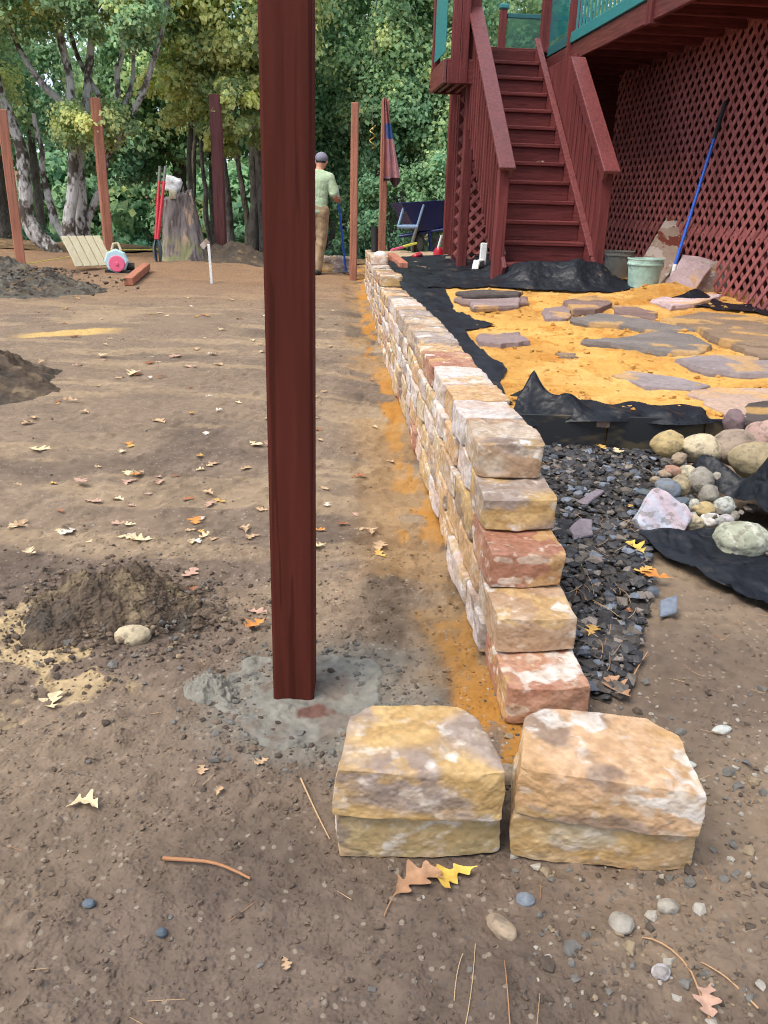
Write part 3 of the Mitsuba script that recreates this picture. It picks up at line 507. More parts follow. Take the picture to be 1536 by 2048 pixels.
q = np.random.default_rng(19); y = 0.62 + 2.1 * q.random(12500) ** 1.3; P = np.c_[(q.random(12500) * 2 - 1) * (0.22 + 0.52 * y), y]; P = P[((P[:, 0] < wx(P[:, 1]) - 0.02) | (P[:, 1] < 1.55) | (P[:, 0] > 0.72 + 0.42 * (P[:, 1] - 1.7))) & (np.hypot(P[:, 0] + 0.175, P[:, 1] - 1.70) > 0.17)]
clods('soil_grains', P, 0.0015, 0.0062, CL, 'grains and small clods of the bare brown soil in the foreground', 20, m='mat_dirt', flat=0.75)
a = np.random.default_rng(7).normal(size=(1700, 2)); P = np.c_[-0.76 + 0.22 * a[:, 0], 2.06 + 0.18 * a[:, 1]]
def mound_z(x, y): return gz(x, y) + 0.075 * np.exp(-(((x + 0.74) / 0.2) ** 2 + ((y - 2.12) / 0.16) ** 2))
clods('mound_crumbs', P, 0.003, 0.0125, np.array([0, 1, 1, 2, 4, 4, 5, 7.0]), 'crumbs of dug soil on and round the near mound', 8, zf=mound_z)
a = np.random.default_rng(9).normal(size=(700, 2)); th = np.random.default_rng(10).random(700) * 6.28; rr = 0.21 + 0.05 * a[:, 0]
P = np.c_[-0.175 + rr * np.cos(th), 1.70 + rr * np.sin(th)]
clods('cement_crumbs', P, 0.003, 0.011, np.array([7, 7, 7, 4, 2.0]), 'grey crumbs of cement round the post footing', 11)
a = np.random.default_rng(12); P = np.c_[a.uniform(0.25, 1.05, 1100), 0.6 + 1.2 * a.random(1100) ** 1.3]
clods('grey_gravel', P, 0.003, 0.014, np.array([4, 5, 7, 7, 9.0]), 'scattered grey gravel trodden into the dirt at lower right', 13)

a = np.random.default_rng(70).normal(size=(900, 2)); P = np.c_[-4.5 + 0.6 * a[:, 0], 9.8 + 0.45 * a[:, 1]]
def heap_z(x, y): return gz(x, y) + 0.25 * np.exp(-(((x + 4.1) / 1.1) ** 2 + ((y - 9.9) / 0.9) ** 2))
clods('heap_clods', P, 0.008, 0.03, np.array([4, 4, 2, 7, 0.0]), 'grey clods on and round the long heap of spoil at left', 71, zf=heap_z)

# ---------------------------------------------------------------- sand bed, gravel, edging
BED_Y0 = 3.74
def sand_z(x, y):
    P = np.stack([x, y, x * 0], -1)
    return zs(y) + 0.035 * (fb(P * 2.2, 3, 21) - 0.5) + 0.035 * (fb(P * 7, 3, 22) - 0.5) + 0.012 * (fb(P * 24, 3, 23) - 0.5) + 0.13 * np.exp(-(((x - 2.35) / 0.35) ** 2 + ((y - 7.25) / 0.16) ** 2)) - 0.03 * sst(0.25, 0.0, x - wx(y) - 0.2)
nx_, ny_ = 190, 330
u, v = np.meshgrid(np.linspace(0, 1, nx_) ** 1.0, np.linspace(0, 1, ny_) ** 1.35, indexing='ij')
Yb = BED_Y0 + 0.02 + 8.6 * v; Xb = (wx(Yb) + 0.19) * (1 - u) + (4.0 - 0.1 * Yb) * u
Vt = np.stack([Xb, Yb, sand_z(Xb, Yb)], -1).reshape(-1, 3)
Vt = np.vstack([Vt, np.c_[Xb[:, 0], Yb[:, 0] - 0.005, Xb[:, 0] * 0 - 0.05]])
i, j = (q.ravel() for q in np.meshgrid(np.arange(nx_ - 1), np.arange(ny_ - 1), indexing='ij'))
Fq = np.stack([i * ny_ + j, (i + 1) * ny_ + j, (i + 1) * ny_ + j + 1, i * ny_ + j + 1], 1); k = np.arange(nx_ - 1); b0 = nx_ * ny_
Fq = np.vstack([Fq, np.stack([b0 + k, b0 + k + 1, (k + 1) * ny_, k * ny_], 1)])
obj('sand_bed', (Vt, Fq), 'mat_sand', smooth=True, kind='structure')
clods('sand_lumps', np.c_[np.random.default_rng(14).uniform(0.6, 3.0, 1500), 3.8 + 3.6 * np.random.default_rng(15).random(1500) ** 1.4], 0.004, 0.022, np.array([1, 1, 1.0]), 'small lumps of orange sand on the bed', 16, m='mat_sand', zf=sand_z)

t = thing('bed_edging', 'black plastic edging boards holding the front of the sand bed', 'garden edging')
ex = [0.60, 1.02, 1.47, 2.1, 3.0]
for a, b in zip(ex[:-1], ex[1:]):
    obj('panel', board((a + 0.004, BED_Y0 + 0.004 * math.sin(a * 9), 0.105), (b - 0.004, BED_Y0 + 0.004 * math.sin(b * 9), 0.105), 0.21, 0.014, (0, 0, 1), 0.003), 'mat_edging', t)
# dark slate gravel behind the wall
GP = sg.Polygon([(0.55, 1.69), (0.61, 1.75), (0.72, 2.02), (0.83, 2.3), (0.92, 2.62), (1.06, 3.0), (1.28, 3.45), (1.38, 3.72), (0.20, 3.72), (0.26, 3.0), (0.30, 2.3), (0.44, 1.78)])
def grav_z(x, y): return gz(x, y) + 0.012 + 0.055 * sst(1.9, 3.6, y)
r = np.random.default_rng(17); q = np.c_[r.uniform(0.2, 1.4, 12000), 1.68 + 2.06 * r.random(12000) ** 1.2]; q = q[shapely.contains_xy(GP, q[:, 0], q[:, 1])][:6500]
clods('slate_gravel', q, 0.006, 0.026, np.array([0, 0, 0, 0, 1, 1, 1, 2, 3, 3, 4, 5, 6, 7.0]), 'dark broken slate gravel in the trench behind the wall', 18, m='mat_chip', flat=0.55, zf=grav_z)
gv, gf = cloth(GP.exterior.coords, lambda x, y: grav_z(x, y) - 0.008, 0.04)
obj('trench_floor', MB().add(gv, gf, (0.35, 0.5)), 'mat_chip', smooth=True, kind='structure')

# ---------------------------------------------------------------- the dry-stacked wall
wall = thing('stone_wall', 'long low dry-stacked wall of tan, pink and ochre stone blocks, stepped at its near end', 'stone wall')
rng = np.random.default_rng(21)
H, DEP = 0.099, 0.198
def drop(y): return 0.036 * max(0.0, y - 4.8)
starts = [1.60, 1.755, 1.905, 2.05, 2.20, 7.45, 9.7]
NEAR = [3, 8, 3, 0, 8]                                             # palette of the five end stones, bottom to top
for k in range(7):
    y = starts[k]; first = True
    end = 12.6 - (0.35 if k < 6 else 0)
    if k == 6: end = 12.6
    while y < end:
        L = rng.uniform(0.24, 0.36) if not first else 0.31
        ym = y + L / 2; zc = H * (k + 0.5) - drop(ym)
        if zc > -0.06:
            near = first and k < 5
            det = 30 if near else 15 if ym < 3.3 else 9 if ym < 6 else 6
            V, F = rough_block(rng, (DEP * (1.02 if near else rng.uniform(0.97, 1.02)), L - 0.003, H), det, 0.009, 0.006 if near else 0.008, 3, 0, 19, 0.0, (0.88, 0.98), 40 if near else 14)
            ang = math.atan(-0.074 + 0.0016 * ym)
            V = V @ rotz(-ang + rng.normal() * 0.010).T + [wx(ym) + DEP / 2 + rng.normal() * 0.004 + 0.003 * k, ym, zc]
            pi_ = NEAR[k] if near else rng.choice([1, 1, 1, 1, 2, 2, 2, 3, 4, 4, 5, 6, 6, 6, 6, 0, 8])
            obj('block', MB().add(V, F, ((pi_ + 0.5) / 9, rng.random())), 'mat_stone', wall, smooth=True)
        y += L; first = False

# loose blocks in the foreground: two stacks of two
def loose(label, cx, cy, z, yaw, size, seed, pi_, dy=0.0, tilt=0.0, taper=0.1):
    rng = np.random.default_rng(seed)
    V, F = rough_block(rng, size, 64, 0.014, 0.0045, 4, taper, 24, 0.045 if z > 0.1 else 0.02, (0.90, 0.985), 46)
    V = V @ rot([1, 0, 0], tilt).T @ rotz(yaw).T + [cx, cy, z]
    obj('loose_block', MB().add(V, F, ((pi_ + 0.5) / 9, rng.random())), 'mat_stone', smooth=True, label=label, cat='stone block', group='loose blocks in the foreground')
loose('ochre block with a white patch, lower of the left pair in the foreground', 0.072, 1.285, 0.050, 0.09, (0.312, 0.205, 0.106), 31, 7)
loose('tan and mauve block on top of the left pair in the foreground', 0.070, 1.268, 0.157, 0.03, (0.316, 0.22, 0.108), 32, 0, taper=0.26)
loose('pale ochre block with a white patch, lower of the right pair in the foreground', 0.416, 1.275, 0.050, -0.06, (0.335, 0.205, 0.106), 33, 4)
loose('peach and ochre block on top of the right pair in the foreground', 0.414, 1.262, 0.157, -0.12, (0.325, 0.22, 0.108), 34, 1, taper=0.12)
V, F = rough_block(np.random.default_rng(35), (0.36, 0.22, 0.26), 14, 0.03, 0.03, 6, 0, 9)
obj('loose_block', MB().add(V + [-0.74, 13.5, 0.13], F, (5.5 / 9, 0.3)), 'mat_stone', smooth=True, label='pale grey stone block standing on the dirt beside the person', cat='stone block')
V, F = rough_block(np.random.default_rng(36), (0.34, 0.25, 0.27), 14, 0.03, 0.03, 6, 0.1, 9)
obj('loose_block', MB().add(V + [-1.03, 13.6, 0.12], F, (0.5 / 9, 0.7)), 'mat_stone', smooth=True, label='brown-ochre stone block just right of the feet of the person', cat='stone block')

# ---------------------------------------------------------------- posts
def post(label, x, y, h, w, m, lean=0.0, yaw=0.0, z0=-0.3, group=None):
    V, F = cbox((w, w, h - z0), 0.006 if y < 3 else 0.01)
    if y < 3:
        V, F = trimesh.remesh.subdivide(V, F)[:2]
    V = V + [0, 0, (h + z0) / 2]
    V = V @ rot([0, 1, 0], lean).T @ rotz(yaw).T + [x, y, 0]
    return obj('fence_post', MB().add(V, F, (0.5, 0.37 * y % 1)), m, label=label, cat='post', group=group)
post('tall dark red-brown wooden post set in grey cement in the foreground', -0.203, 1.73, 2.6, 0.096, 'mat_post', 0.0, 0.02)
post('leaning rust-red post at the left edge of the photo', -5.02, 11.65, 2.05, 0.125, 'mat_cedar', -0.004, 0.4)
post('reddish post standing behind the round tool, second from the left', -4.77, 14.6, 2.49, 0.14, 'mat_cedar', -0.006, 0.5)
post('purple-brown square post to the right of the tree stump', -3.06, 15.56, 2.68, 0.185, 'mat_purple', 0.0, 0.0)
post('slim cedar post between the person and the draped flag', -0.565, 12.85, 2.36, 0.105, 'mat_cedar', -0.003, 0.0)
post('cedar post with the faded flag draped over it', -0.155, 13.6, 2.48, 0.11, 'mat_cedar', 0.0, 0.1)

# ---------------------------------------------------------------- deck, stairs and lattice (in the deck's own axes)
_a = math.atan(0.1); DM = np.array([[math.cos(_a), -math.sin(_a), 0], [math.sin(_a), math.cos(_a), 0], [0, 0, 1.0]])
def W(P): return np.asarray(P, float) @ DM.T
def dboard(p0, p1, w, t, side, c=0.005, ext=0.0):
    V, F = board(p0, p1, w, t, side, c, ext); return W(V), F
def dbox(c, size, ch=0.006):
    V, F = cbox(size, ch); return W(V + np.asarray(c)), F
drng = np.random.default_rng(50)
def dput(name, vf, m, parent): return obj(name, MB().add(vf[0], vf[1], (drng.random(), drng.random())), m, parent)
ZD, GZ = 2.75, 0.40                                               # deck floor, ground under it
# ---- deck
deck = thing('deck', 'raised red-brown deck above the lattice, with a teal railing', 'deck')
RX = 2.776                                                        # outer face of its rim
for k in range(9):
    y0 = 3.0 + k * 0.9
for y0, y1 in ((2.6, 5.0), (5.0, 7.4), (7.4, 9.52)):
    dput('rim_board', dboard((RX, y0 + 0.002, 2.582), (RX, y1 - 0.002, 2.582), 0.165, 0.038, (0, 0, 1)), 'mat_deck_y', deck)
    dput('teal_rail', dboard((RX - 0.01, y0, 2.718), (RX - 0.01, y1, 2.718), 0.10, 0.06, (0, 0, 1)), 'mat_teal', deck)
    dput('teal_rail', dboard((RX - 0.01, y0, 3.66), (RX - 0.01, y1, 3.66), 0.05, 0.09, (0, 0, 1)), 'mat_teal', deck)
dput('rim_board', dboard((RX, 9.60, 2.582), (RX, 10.55, 2.582), 0.165, 0.038, (0, 0, 1)), 'mat_deck_y', deck)
dput('teal_rail', dboard((RX, 9.62, 2.72), (RX, 10.45, 2.72), 0.10, 0.05, (0, 0, 1)), 'mat_teal_dark', deck)
for k in range(62):
    y = 2.7 + 0.11 * k
    dput('baluster', dbox((RX - 0.01, y, 3.20), (0.020, 0.020, 0.87), 0.003), 'mat_teal', deck)
for x in (RX, RX + 0.0):
    pass
for y in (9.55, 7.35, 5.0):
    dput('post', dbox((RX - 0.0, y, 3.12), (0.10, 0.10, 1.30)), 'mat_deck_z', deck)
dput('post', dbox((RX - 0.04, 10.55, 3.10), (0.10, 0.10, 1.26)), 'mat_deck_z', deck)
k = obj('mesh_panel', (W([(RX + 0.0, 9.60, 2.82), (RX, 10.50, 2.82), (RX, 10.50, 3.70), (RX, 9.60, 3.70)]), [[0, 1, 2, 3]]), 'mat_teal_mesh', deck)
for k in range(24):                                              # joists and floor boards, seen from below
    y = 2.7 + 0.4 * k
    if y < 11.6: dput('joist', dboard((RX + 0.02, y, 2.60), (7.0, y, 2.60), 0.19, 0.04, (0, 0, 1)), 'mat_deck_x', deck)
for k in range(30):
    x = RX + 0.06 + 0.143 * k
    dput('floor_board', dboard((x, 2.6, 2.715), (x, 12.0, 2.715), 0.140, 0.035, (1, 0, 0)), 'mat_deck_x', deck)
for y in (3.2, 6.4, 9.6):
    dput('support_post', dbox((4.6, y, 1.4), (0.14, 0.14, 2.3)), 'mat_deck_z', deck)
# house wall behind and above the deck
hw = thing('house_wall', 'dark foundation wall under the deck behind the lattice', 'wall')
for k in range(16):
    dput('siding_board', dboard((6.9, 2.4, 0.10 + 0.2 * k), (6.9, 12.4, 0.10 + 0.2 * k), 0.196, 0.03, (0, 0, 1)), 'mat_deck_y', hw)
dput('end_board', dboard((3.64, 11.9, 1.3), (6.9, 11.9, 1.3), 2.7, 0.03, (0, 0, 1)), 'mat_deck_x', hw)
dput('end_board', dboard((2.70, 10.75, 1.4), (3.60, 10.75, 1.4), 2.2, 0.03, (0, 0, 1)), 'mat_deck_x', hw)  # board added to darken the gap between stairs and lattice
# ---- landing beside and past the stair head
land = thing('stair_landing', 'red-brown landing at the head of the stairs, on its own posts', 'landing')
for k in range(9):
    y = 10.5 + 0.145 * k
    dput('floor_board', dboard((1.86, y, ZD - 0.018), (RX, y, ZD - 0.018), 0.138, 0.035, (0, 1, 0)), 'mat_deck_x', land)
ZL = 2.47                                                         # the small side platform left of the stair head
for k in range(6):
    y = 9.47 + 0.145 * k
    dput('floor_board', dboard((1.45, y, ZL - 0.018), (1.80, y, ZL - 0.018), 0.138, 0.035, (0, 1, 0)), 'mat_deck_x', land)
dput('rim_board', dboard((1.43, 9.40, ZL - 0.12), (1.43, 10.33, ZL - 0.12), 0.22, 0.038, (0, 0, 1)), 'mat_deck_y', land)
dput('rim_board', dboard((1.455, 9.40, ZL - 0.12), (1.74, 9.40, ZL - 0.12), 0.22, 0.038, (0, 0, 1)), 'mat_deck_x', land)
dput('rim_board', dboard((1.455, 10.33, ZL - 0.12), (1.80, 10.33, ZL - 0.12), 0.22, 0.038, (0, 0, 1)), 'mat_deck_x', land)
dput('rim_board', dboard((1.84, 10.40, 2.62), (1.84, 11.8, 2.62), 0.23, 0.038, (0, 0, 1)), 'mat_deck_y', land)
dput('rim_board', dboard((1.86, 11.8, 2.62), (RX, 11.8, 2.62), 0.23, 0.038, (0, 0, 1)), 'mat_deck_x', land)
for x, y, z0, z1 in ((1.46, 10.28, ZL, 3.75), (1.535, 9.42, 2.24, 3.75), (1.62, 9.41, 2.24, 3.75), (2.49, 11.72, ZD, 3.36)):
    dput('post', dbox((x, y, (z0 + z1) / 2), (0.085, 0.085, z1 - z0)), 'mat_deck_z', land)
dput('post_cap', dbox((2.49, 11.72, 3.395), (0.11, 0.11, 0.06), 0.015), 'mat_teal', land)
dput('support_post', dbox((1.735, 9.52, 1.95), (0.10, 0.10, 3.9)), 'mat_deck_z', land)
for x, y in ((1.90, 11.6), (2.65, 11.6)): dput('support_post', dbox((x, y, 1.5), (0.10, 0.10, 2.2)), 'mat_deck_z', land)
for k in range(3): dput('joist', dboard((1.51 + 0.1 * k, 9.43, ZL - 0.13), (1.51 + 0.1 * k, 10.3, ZL - 0.13), 0.18, 0.04, (0, 0, 1)), 'mat_deck_y', land)
dput('teal_panel', dboard((1.44, 9.47, 3.06), (1.44, 10.22, 3.06), 1.06, 0.012, (0, 0, 1), 0.003), 'mat_teal', land)
dput('baluster', dbox((1.675, 9.44, 3.2), (0.022, 0.022, 1.0), 0.003), 'mat_deck_z', land)
dput('rail', dboard((1.66, 9.44, 2.76), (1.73, 9.44, 2.76), 0.05, 0.05, (0, 0, 1)), 'mat_deck_x', land)
dput('rail', dboard((2.54, 11.72, 3.30), (4.6, 11.72, 3.30), 0.05, 0.06, (0, 0, 1)), 'mat_teal_dark', land)
obj('mesh_panel', (W([(2.54, 11.70, 2.80), (4.6, 11.70, 2.80), (4.6, 11.70, 3.28), (2.54, 11.70, 3.28)]), [[0, 1, 2, 3]]), 'mat_green_mesh', land)
# ---- stairs
st = thing('staircase', 'steep red-brown wooden staircase rising to the deck landing', 'staircase')
RISE, RUN, Y0 = 0.178, 0.222, 7.86
def stair_z(y): return 0.787 + (y - Y0) * RISE / RUN
SL, SR = 1.785, 2.575                                             # inner faces
for k in range(-2, 12):
    z, y = 0.787 + RISE * k, Y0 + RUN * k
    if k < 11: dput('tread', dboard((SL, y + 0.115, z - 0.019), (SR, y + 0.115, z - 0.019), 0.285, 0.038, (0, 1, 0), 0.007), 'mat_deck_x', st)
    dput('riser', dboard((SL, y + 0.01, z - 0.108), (SR, y + 0.01, z - 0.108), 0.138, 0.02, (0, 0, 1), 0.003), 'mat_deck_x', st)
for x in (SL - 0.02, SR + 0.02):
    ya, yb = Y0 - 1.15 * RUN, Y0 + 11.1 * RUN
    dput('stringer', dboard((x, ya, stair_z(ya) - 0.12), (x, yb, stair_z(yb) - 0.12), 0.30, 0.036, (0, 0, 1)), 'mat_deck_y', st)
    ya = Y0 - 1.0 * RUN
    dput('stringer_cap', dboard((x - 0.0, ya, stair_z(ya) + 0.065), (x, yb, stair_z(yb) + 0.065), 0.062, 0.03, (1, 0, 0)), 'mat_deck_y', st)
NL, NR, NY = 1.725, 2.645, 7.66
def rail_z(y): return 1.405 + 0.79 * (y - 7.55)
for x, yt in ((NL, 10.6), (NR, 8.86)):
    dput('newel_post', dbox((x, NY, 0.85), (0.095, 0.095, 1.06)), 'mat_deck_z', st)
    dput('handrail', dboard((x, 7.52, rail_z(7.52)), (x, yt, rail_z(yt)), 0.145, 0.038, (1, 0, 0), 0.006), 'mat_deck_y', st)
    dput('sub_rail', dboard((x + (0.045 if x < 2 else -0.045), 7.56, rail_z(7.56) - 0.07), (x + (0.045 if x < 2 else -0.045), yt, rail_z(yt) - 0.07), 0.088, 0.036, (0, 0, 1), 0.004), 'mat_deck_y', st)
    n = int((yt - NY) / 0.125)
    for k in range(1, n + 1):
        y = NY + 0.125 * k
        z0, z1 = stair_z(y) - 0.22, rail_z(y) - 0.06
        dput('baluster', dbox((x, y, (z0 + z1) / 2), (0.036, 0.036 if x < 2 else 0.085, z1 - z0), 0.004), 'mat_deck_z', st)
for k in range(17):                                               # boards closing the side of the flight up to the deck rim
    y = 8.93 + 0.092 * k
    z0 = stair_z(y) - 0.22
    if z0 < 2.45: dput('side_board', dbox((NR, y, (z0 + 2.49) / 2), (0.022, 0.088, 2.49 - z0), 0.004), 'mat_deck_z', st)
# ---- lattice skirts: every slat a part
def lattice(label, org, ax, L, zb, zt, pitch=0.1, w=0.041, t=0.008, m='mat_slat', nrm=None, cut=None):
    """Crossed diagonal slats on a vertical plane; org + s * ax, z. Slats are clipped to the panel."""
    th = thing('lattice_skirt', label, 'lattice')
    ax = np.asarray(ax, float); out = np.cross(ax, [0, 0, 1.0])
    box = sg.box(0, zb, L, zt) if cut is None else sg.Polygon(cut)
    dh = pitch * math.sqrt(2); hh = zt - zb
    for sgn in (1, -1):
        s = -hh if sgn > 0 else 0.0
        s1 = L if sgn > 0 else L + hh
        while s < s1:
            ln = sg.LineString([(s - 0.001, zb - 0.001), (s + sgn * hh * 1.001, zt + 0.001)]).intersection(box)
            if ln.length > 0.05:
                (a, za), (b, zb_) = ln.coords[0], ln.coords[-1]
                o = out * (t * 0.5 if sgn > 0 else -t * 0.5)
                p0, p1 = org + ax * a + np.array([0, 0, za]) + o, org + ax * b + np.array([0, 0, zb_]) + o
                d = (p1 - p0) / np.linalg.norm(p1 - p0)
                V, F = board(p0, p1, w, t * 0.98, np.cross(d, out), 0.0015)
                obj('slat', MB().add(W(V), F, (drng.random(), drng.random())), m, th)
            s += dh
    return th
main = lattice('wide maroon diagonal lattice closing the space under the deck', np.array([3.624, 4.4, 0]), (0, 1, 0), 6.0, 0.30, 2.66)
for z in (0.92, 2.55): dput('batten', dboard((3.634, 4.4, z), (3.634, 10.4, z), 0.05, 0.012, (0, 0, 1), 0.002), 'mat_slat', main)
for y in (6.6, 8.8, 10.42): dput('upright', dbox((3.66, y, 1.45), (0.05, 0.05, 2.4)), 'mat_deck_z', main)
l2 = lattice('narrow maroon lattice under the landing, left of the stairs', np.array([1.80, 10.42, 0]), (1, 0, 0), 0.80, 0.38, 2.48)
dput('added_back_board', dboard((1.78, 10.62, 1.42), (2.66, 10.62, 1.42), 2.16, 0.03, (0, 0, 1)), 'mat_deck_x', l2)  # board added behind the slats so the lattice holes look dark
for x in (1.80, 2.10): dput('upright', dbox((x, 10.45, 1.43), (0.05, 0.04, 2.1)), 'mat_deck_z', l2)

# ---------------------------------------------------------------- black landscape fabric
def fz(base, amp, f, seed, ridges=()):
    def z(x, y):
        P = np.stack([x, y, x * 0], -1)
        h = base(x, y) + amp * (fb(P * f, 3, seed) - 0.4) + 0.008
        for (x0, y0, x1, y1, wd, ht) in ridges:                    # folds: ridge lines from (x0, y0) to (x1, y1)
            d = np.array([x1 - x0, y1 - y0]); L2 = d @ d
            t = np.clip(((x - x0) * d[0] + (y - y0) * d[1]) / L2, 0, 1)
            q = np.hypot(x - x0 - t * d[0], y - y0 - t * d[1])
            h = h + ht * np.exp(-(q / wd) ** 1.7) * (0.75 + 0.5 * np.sin(3.1 * t + seed))
        return h
    return z
def fab(poly, zf, label, step=0.03):
    V, F = cloth(poly, zf, step)
    return obj('landscape_fabric', (V, F), 'mat_fabric', smooth=True, label=label, cat='landscape fabric')
wb = lambda y: float(wx(y) + 0.18)
def strip_base(x, y): return sand_z(x, y) + 0.05 * sst(0.32, 0.05, x - wx(y) - 0.18) * sst(4.2, 5.5, y)
fab([(wb(3.9), 3.9), (0.60, 3.86), (0.575, 4.26), (0.66, 4.58), (0.58, 4.95), (0.53, 5.3), (0.50, 5.55), (0.74, 5.84), (0.60, 5.98), (0.50, 6.4), (0.47, 6.9), (0.47, 7.35), (0.5, 7.6), (0.3, 9.0), (wb(9.5), 9.5), (wb(8), 8), (wb(6.5), 6.5), (wb(5), 5)],
    fz(strip_base, 0.035, 6, 61), 'strip of black landscape fabric running along the back of the stone wall')
fab([(0.32, 7.34), (1.0, 7.40), (1.6, 7.34), (2.02, 7.30), (2.30, 7.62), (2.35, 8.3), (2.2, 9.2), (1.2, 10.4), (0.3, 11.2), (-0.10, 10.6), (0.05, 9.0)],
    fz(lambda x, y: sand_z(x, y) + 0.10 * sst(0.9, 1.3, x) * sst(2.15, 1.85, x) * sst(7.45, 7.75, y), 0.05, 3.5, 62,
       [(0.85, 7.58, 2.1, 7.50, 0.10, 0.05), (0.95, 7.74, 1.85, 7.66, 0.14, 0.09), (1.0, 8.0, 1.2, 7.5, 0.10, 0.05), (1.75, 7.9, 1.6, 7.5, 0.09, 0.04), (0.6, 8.3, 1.1, 8.0, 0.14, 0.06)]),
    'bunched black landscape fabric heaped at the foot of the wooden stairs', 0.025)
fab([(2.15, 6.95), (2.6, 6.72), (3.3, 6.2), (3.35, 6.45), (2.95, 6.95), (2.6, 7.2)], fz(sand_z, 0.05, 5, 63), 'black fabric edge showing under the lattice at the right')
# the front edge: fabric folded over the edging boards, one corner standing up
def front_edge():
    n, m = 120, 14
    s = np.linspace(0, 1, n); x = 0.585 + (1.50 - 0.585) * s
    peak = 0.165 * np.where(x < 0.67, np.exp(-(np.abs(x - 0.67) / 0.075) ** 1.5), np.exp(-(np.abs(x - 0.67) / 0.085) ** 1.15)) + 0.050 * np.exp(-((x - 0.86) / 0.10) ** 2)
    top = 0.225 + peak + 0.012 * np.sin(9 * s * 3) * (s > 0.25)
    V = []
    for j in range(m):
        t = j / (m - 1)                                            # 0 behind on the sand, 0.45 the crest, 1 down the front
        back = np.clip(1 - t / 0.45, 0, 1); front = np.clip((t - 0.45) / 0.55, 0, 1)
        y = BED_Y0 + 0.03 + 0.20 * back - 0.060 * front * (1 + 0.5 * np.sin(14 * s + 2)) + 0.02 * np.sin(20 * s) * (1 - front) + 0.55 * peak * (1 - np.abs(2 * t - 0.9)).clip(0)
        zb = 0.222 + 0.006 * np.sin(30 * s)
        z = top * (1 - back) * (1 - front) + (zb + 0.35 * peak) * back + (0.198 - 0.05 * np.sin(5 * s + 1) ** 2 * (1 - s) + 0.02 * peak) * front
        V.append(np.c_[x + 0.02 * np.sin(8 * s + 5 * t) + peak * 0.15 * (1 - t), y, z])
    V = np.array(V).reshape(-1, 3); i, j = (q.ravel() for q in np.meshgrid(np.arange(m - 1), np.arange(n - 1), indexing='ij'))
    return V, np.stack([i * n + j, i * n + j + 1, (i + 1) * n + j + 1, (i + 1) * n + j], 1)
V, F = front_edge()
obj('landscape_fabric', (V, F), 'mat_fabric', smooth=True, label='black fabric folded over the front edge of the sand bed with one corner sticking up', cat='landscape fabric')
# drape on the right with the river stones
fab([(0.86, 2.72), (0.93, 2.52), (1.02, 2.36), (1.12, 2.22), (1.30, 2.10), (1.75, 2.05), (2.1, 2.3), (2.1, 3.1), (1.62, 3.10), (1.40, 3.13), (1.24, 3.17), (1.18, 3.15), (1.27, 2.98), (1.34, 2.84), (1.36, 2.72), (1.28, 2.62), (1.15, 2.76), (1.05, 2.72)],
    fz(lambda x, y: grav_z(x, y) + 0.05 * sst(1.2, 1.5, x), 0.035, 4, 64, [(1.24, 3.12, 1.38, 2.90, 0.06, 0.13), (1.40, 2.88, 1.46, 2.60, 0.06, 0.15), (1.48, 2.55, 1.34, 2.22, 0.05, 0.06), (0.95, 2.66, 1.15, 2.62, 0.05, 0.03), (1.05, 2.42, 1.3, 2.34, 0.06, 0.03), (1.6, 3.0, 1.6, 2.2, 0.12, 0.12)]),
    'black fabric draped in folds round the river stones at the right', 0.016)

# ---------------------------------------------------------------- flagstones
FL = dict(lilac_square=(0, 'small squarish lilac flagstone on the orange sand, left of the mauve pair'), mauve_mid=(1, 'mauve flagstone on the sand, between the lilac square one and the dark-edged one'), mauve_right=(1, 'dark-edged mauve flagstone on the sand in front of the green bucket'),
    slate_long=(2, 'long grey-blue pointed flagstone in the middle of the sand bed'), brown_big=(3, 'large brown flagstone at the right, farthest of the overlapping pair'), brown_near=(3, 'brown flagstone overlapping the near side of the large brown one at right'),
    grey_mid=(2, 'broad grey flagstone with a dark edge in the middle of the sand'), lilac_left=(0, 'thin lilac flagstone alone on the sand beside the wall'), blue_right=(4, 'pale blue-grey flagstone at the right of the sand bed'),
    pink_long=(4, 'narrow pale mauve flagstone near the front of the sand bed'), sandy_big=(5, 'large sand-dusted flagstone at the near right corner of the bed'), pink_flat=(6, 'flat pinkish flagstone lying at the foot of the leaning pale slab'),
    pale_small=(5, 'small pale stone half sunk in the sand by the front fabric edge'), chip=(3, 'small brown stone chip on the sand'), rust_far=(3, 'rust-brown flagstone at the right edge beyond the blue-grey one'))
for i, (k, P) in enumerate(FLAGS.items()):
    tone, lab = FL[k]; r = np.random.default_rng(70 + i); P = np.array(P); c = P.mean(0)
    zb = float(sand_z(c[0], c[1])); th = 0.012 if k in ('pale_small', 'chip') else 0.024
    lift = 0.02 if k in ('brown_near', 'mauve_mid') else 0
    V, F = slab(P, zb - 0.03, zb + th + lift, r, 0.010, (r.normal() * 0.02, 0.055 + r.normal() * 0.01))
    obj('flagstone', MB().add(V, F, ((tone + 0.5) / 8, r.random())), 'mat_flag', smooth=35, label=lab, cat='flagstone') if False else obj('flagstone', MB().add(V, F, ((tone + 0.5) / 8, r.random())), 'mat_flag', label=lab, cat='flagstone')
for i, (P, lab) in enumerate(zip(STACK, ('lowest thin slab of the stack on the sand near the wall', 'front slab leaning in the small stack near the wall', 'topmost slab of the small stack on the sand near the wall'))):
    r = np.random.default_rng(90 + i); P = np.array(P); c = P.mean(0); zb = float(sand_z(c[0], c[1]))
    V, F = slab(P, zb + (0.0, 0.0, 0.03)[i], zb + (0.035, 0.04, 0.065)[i], r, 0.008, (0.0, 0.05))
    obj('flagstone', MB().add(V, F, (((1, 0, 7)[i] + 0.5) / 8, 0.3 + 0.2 * i)), 'mat_flag', label=lab, cat='flagstone')
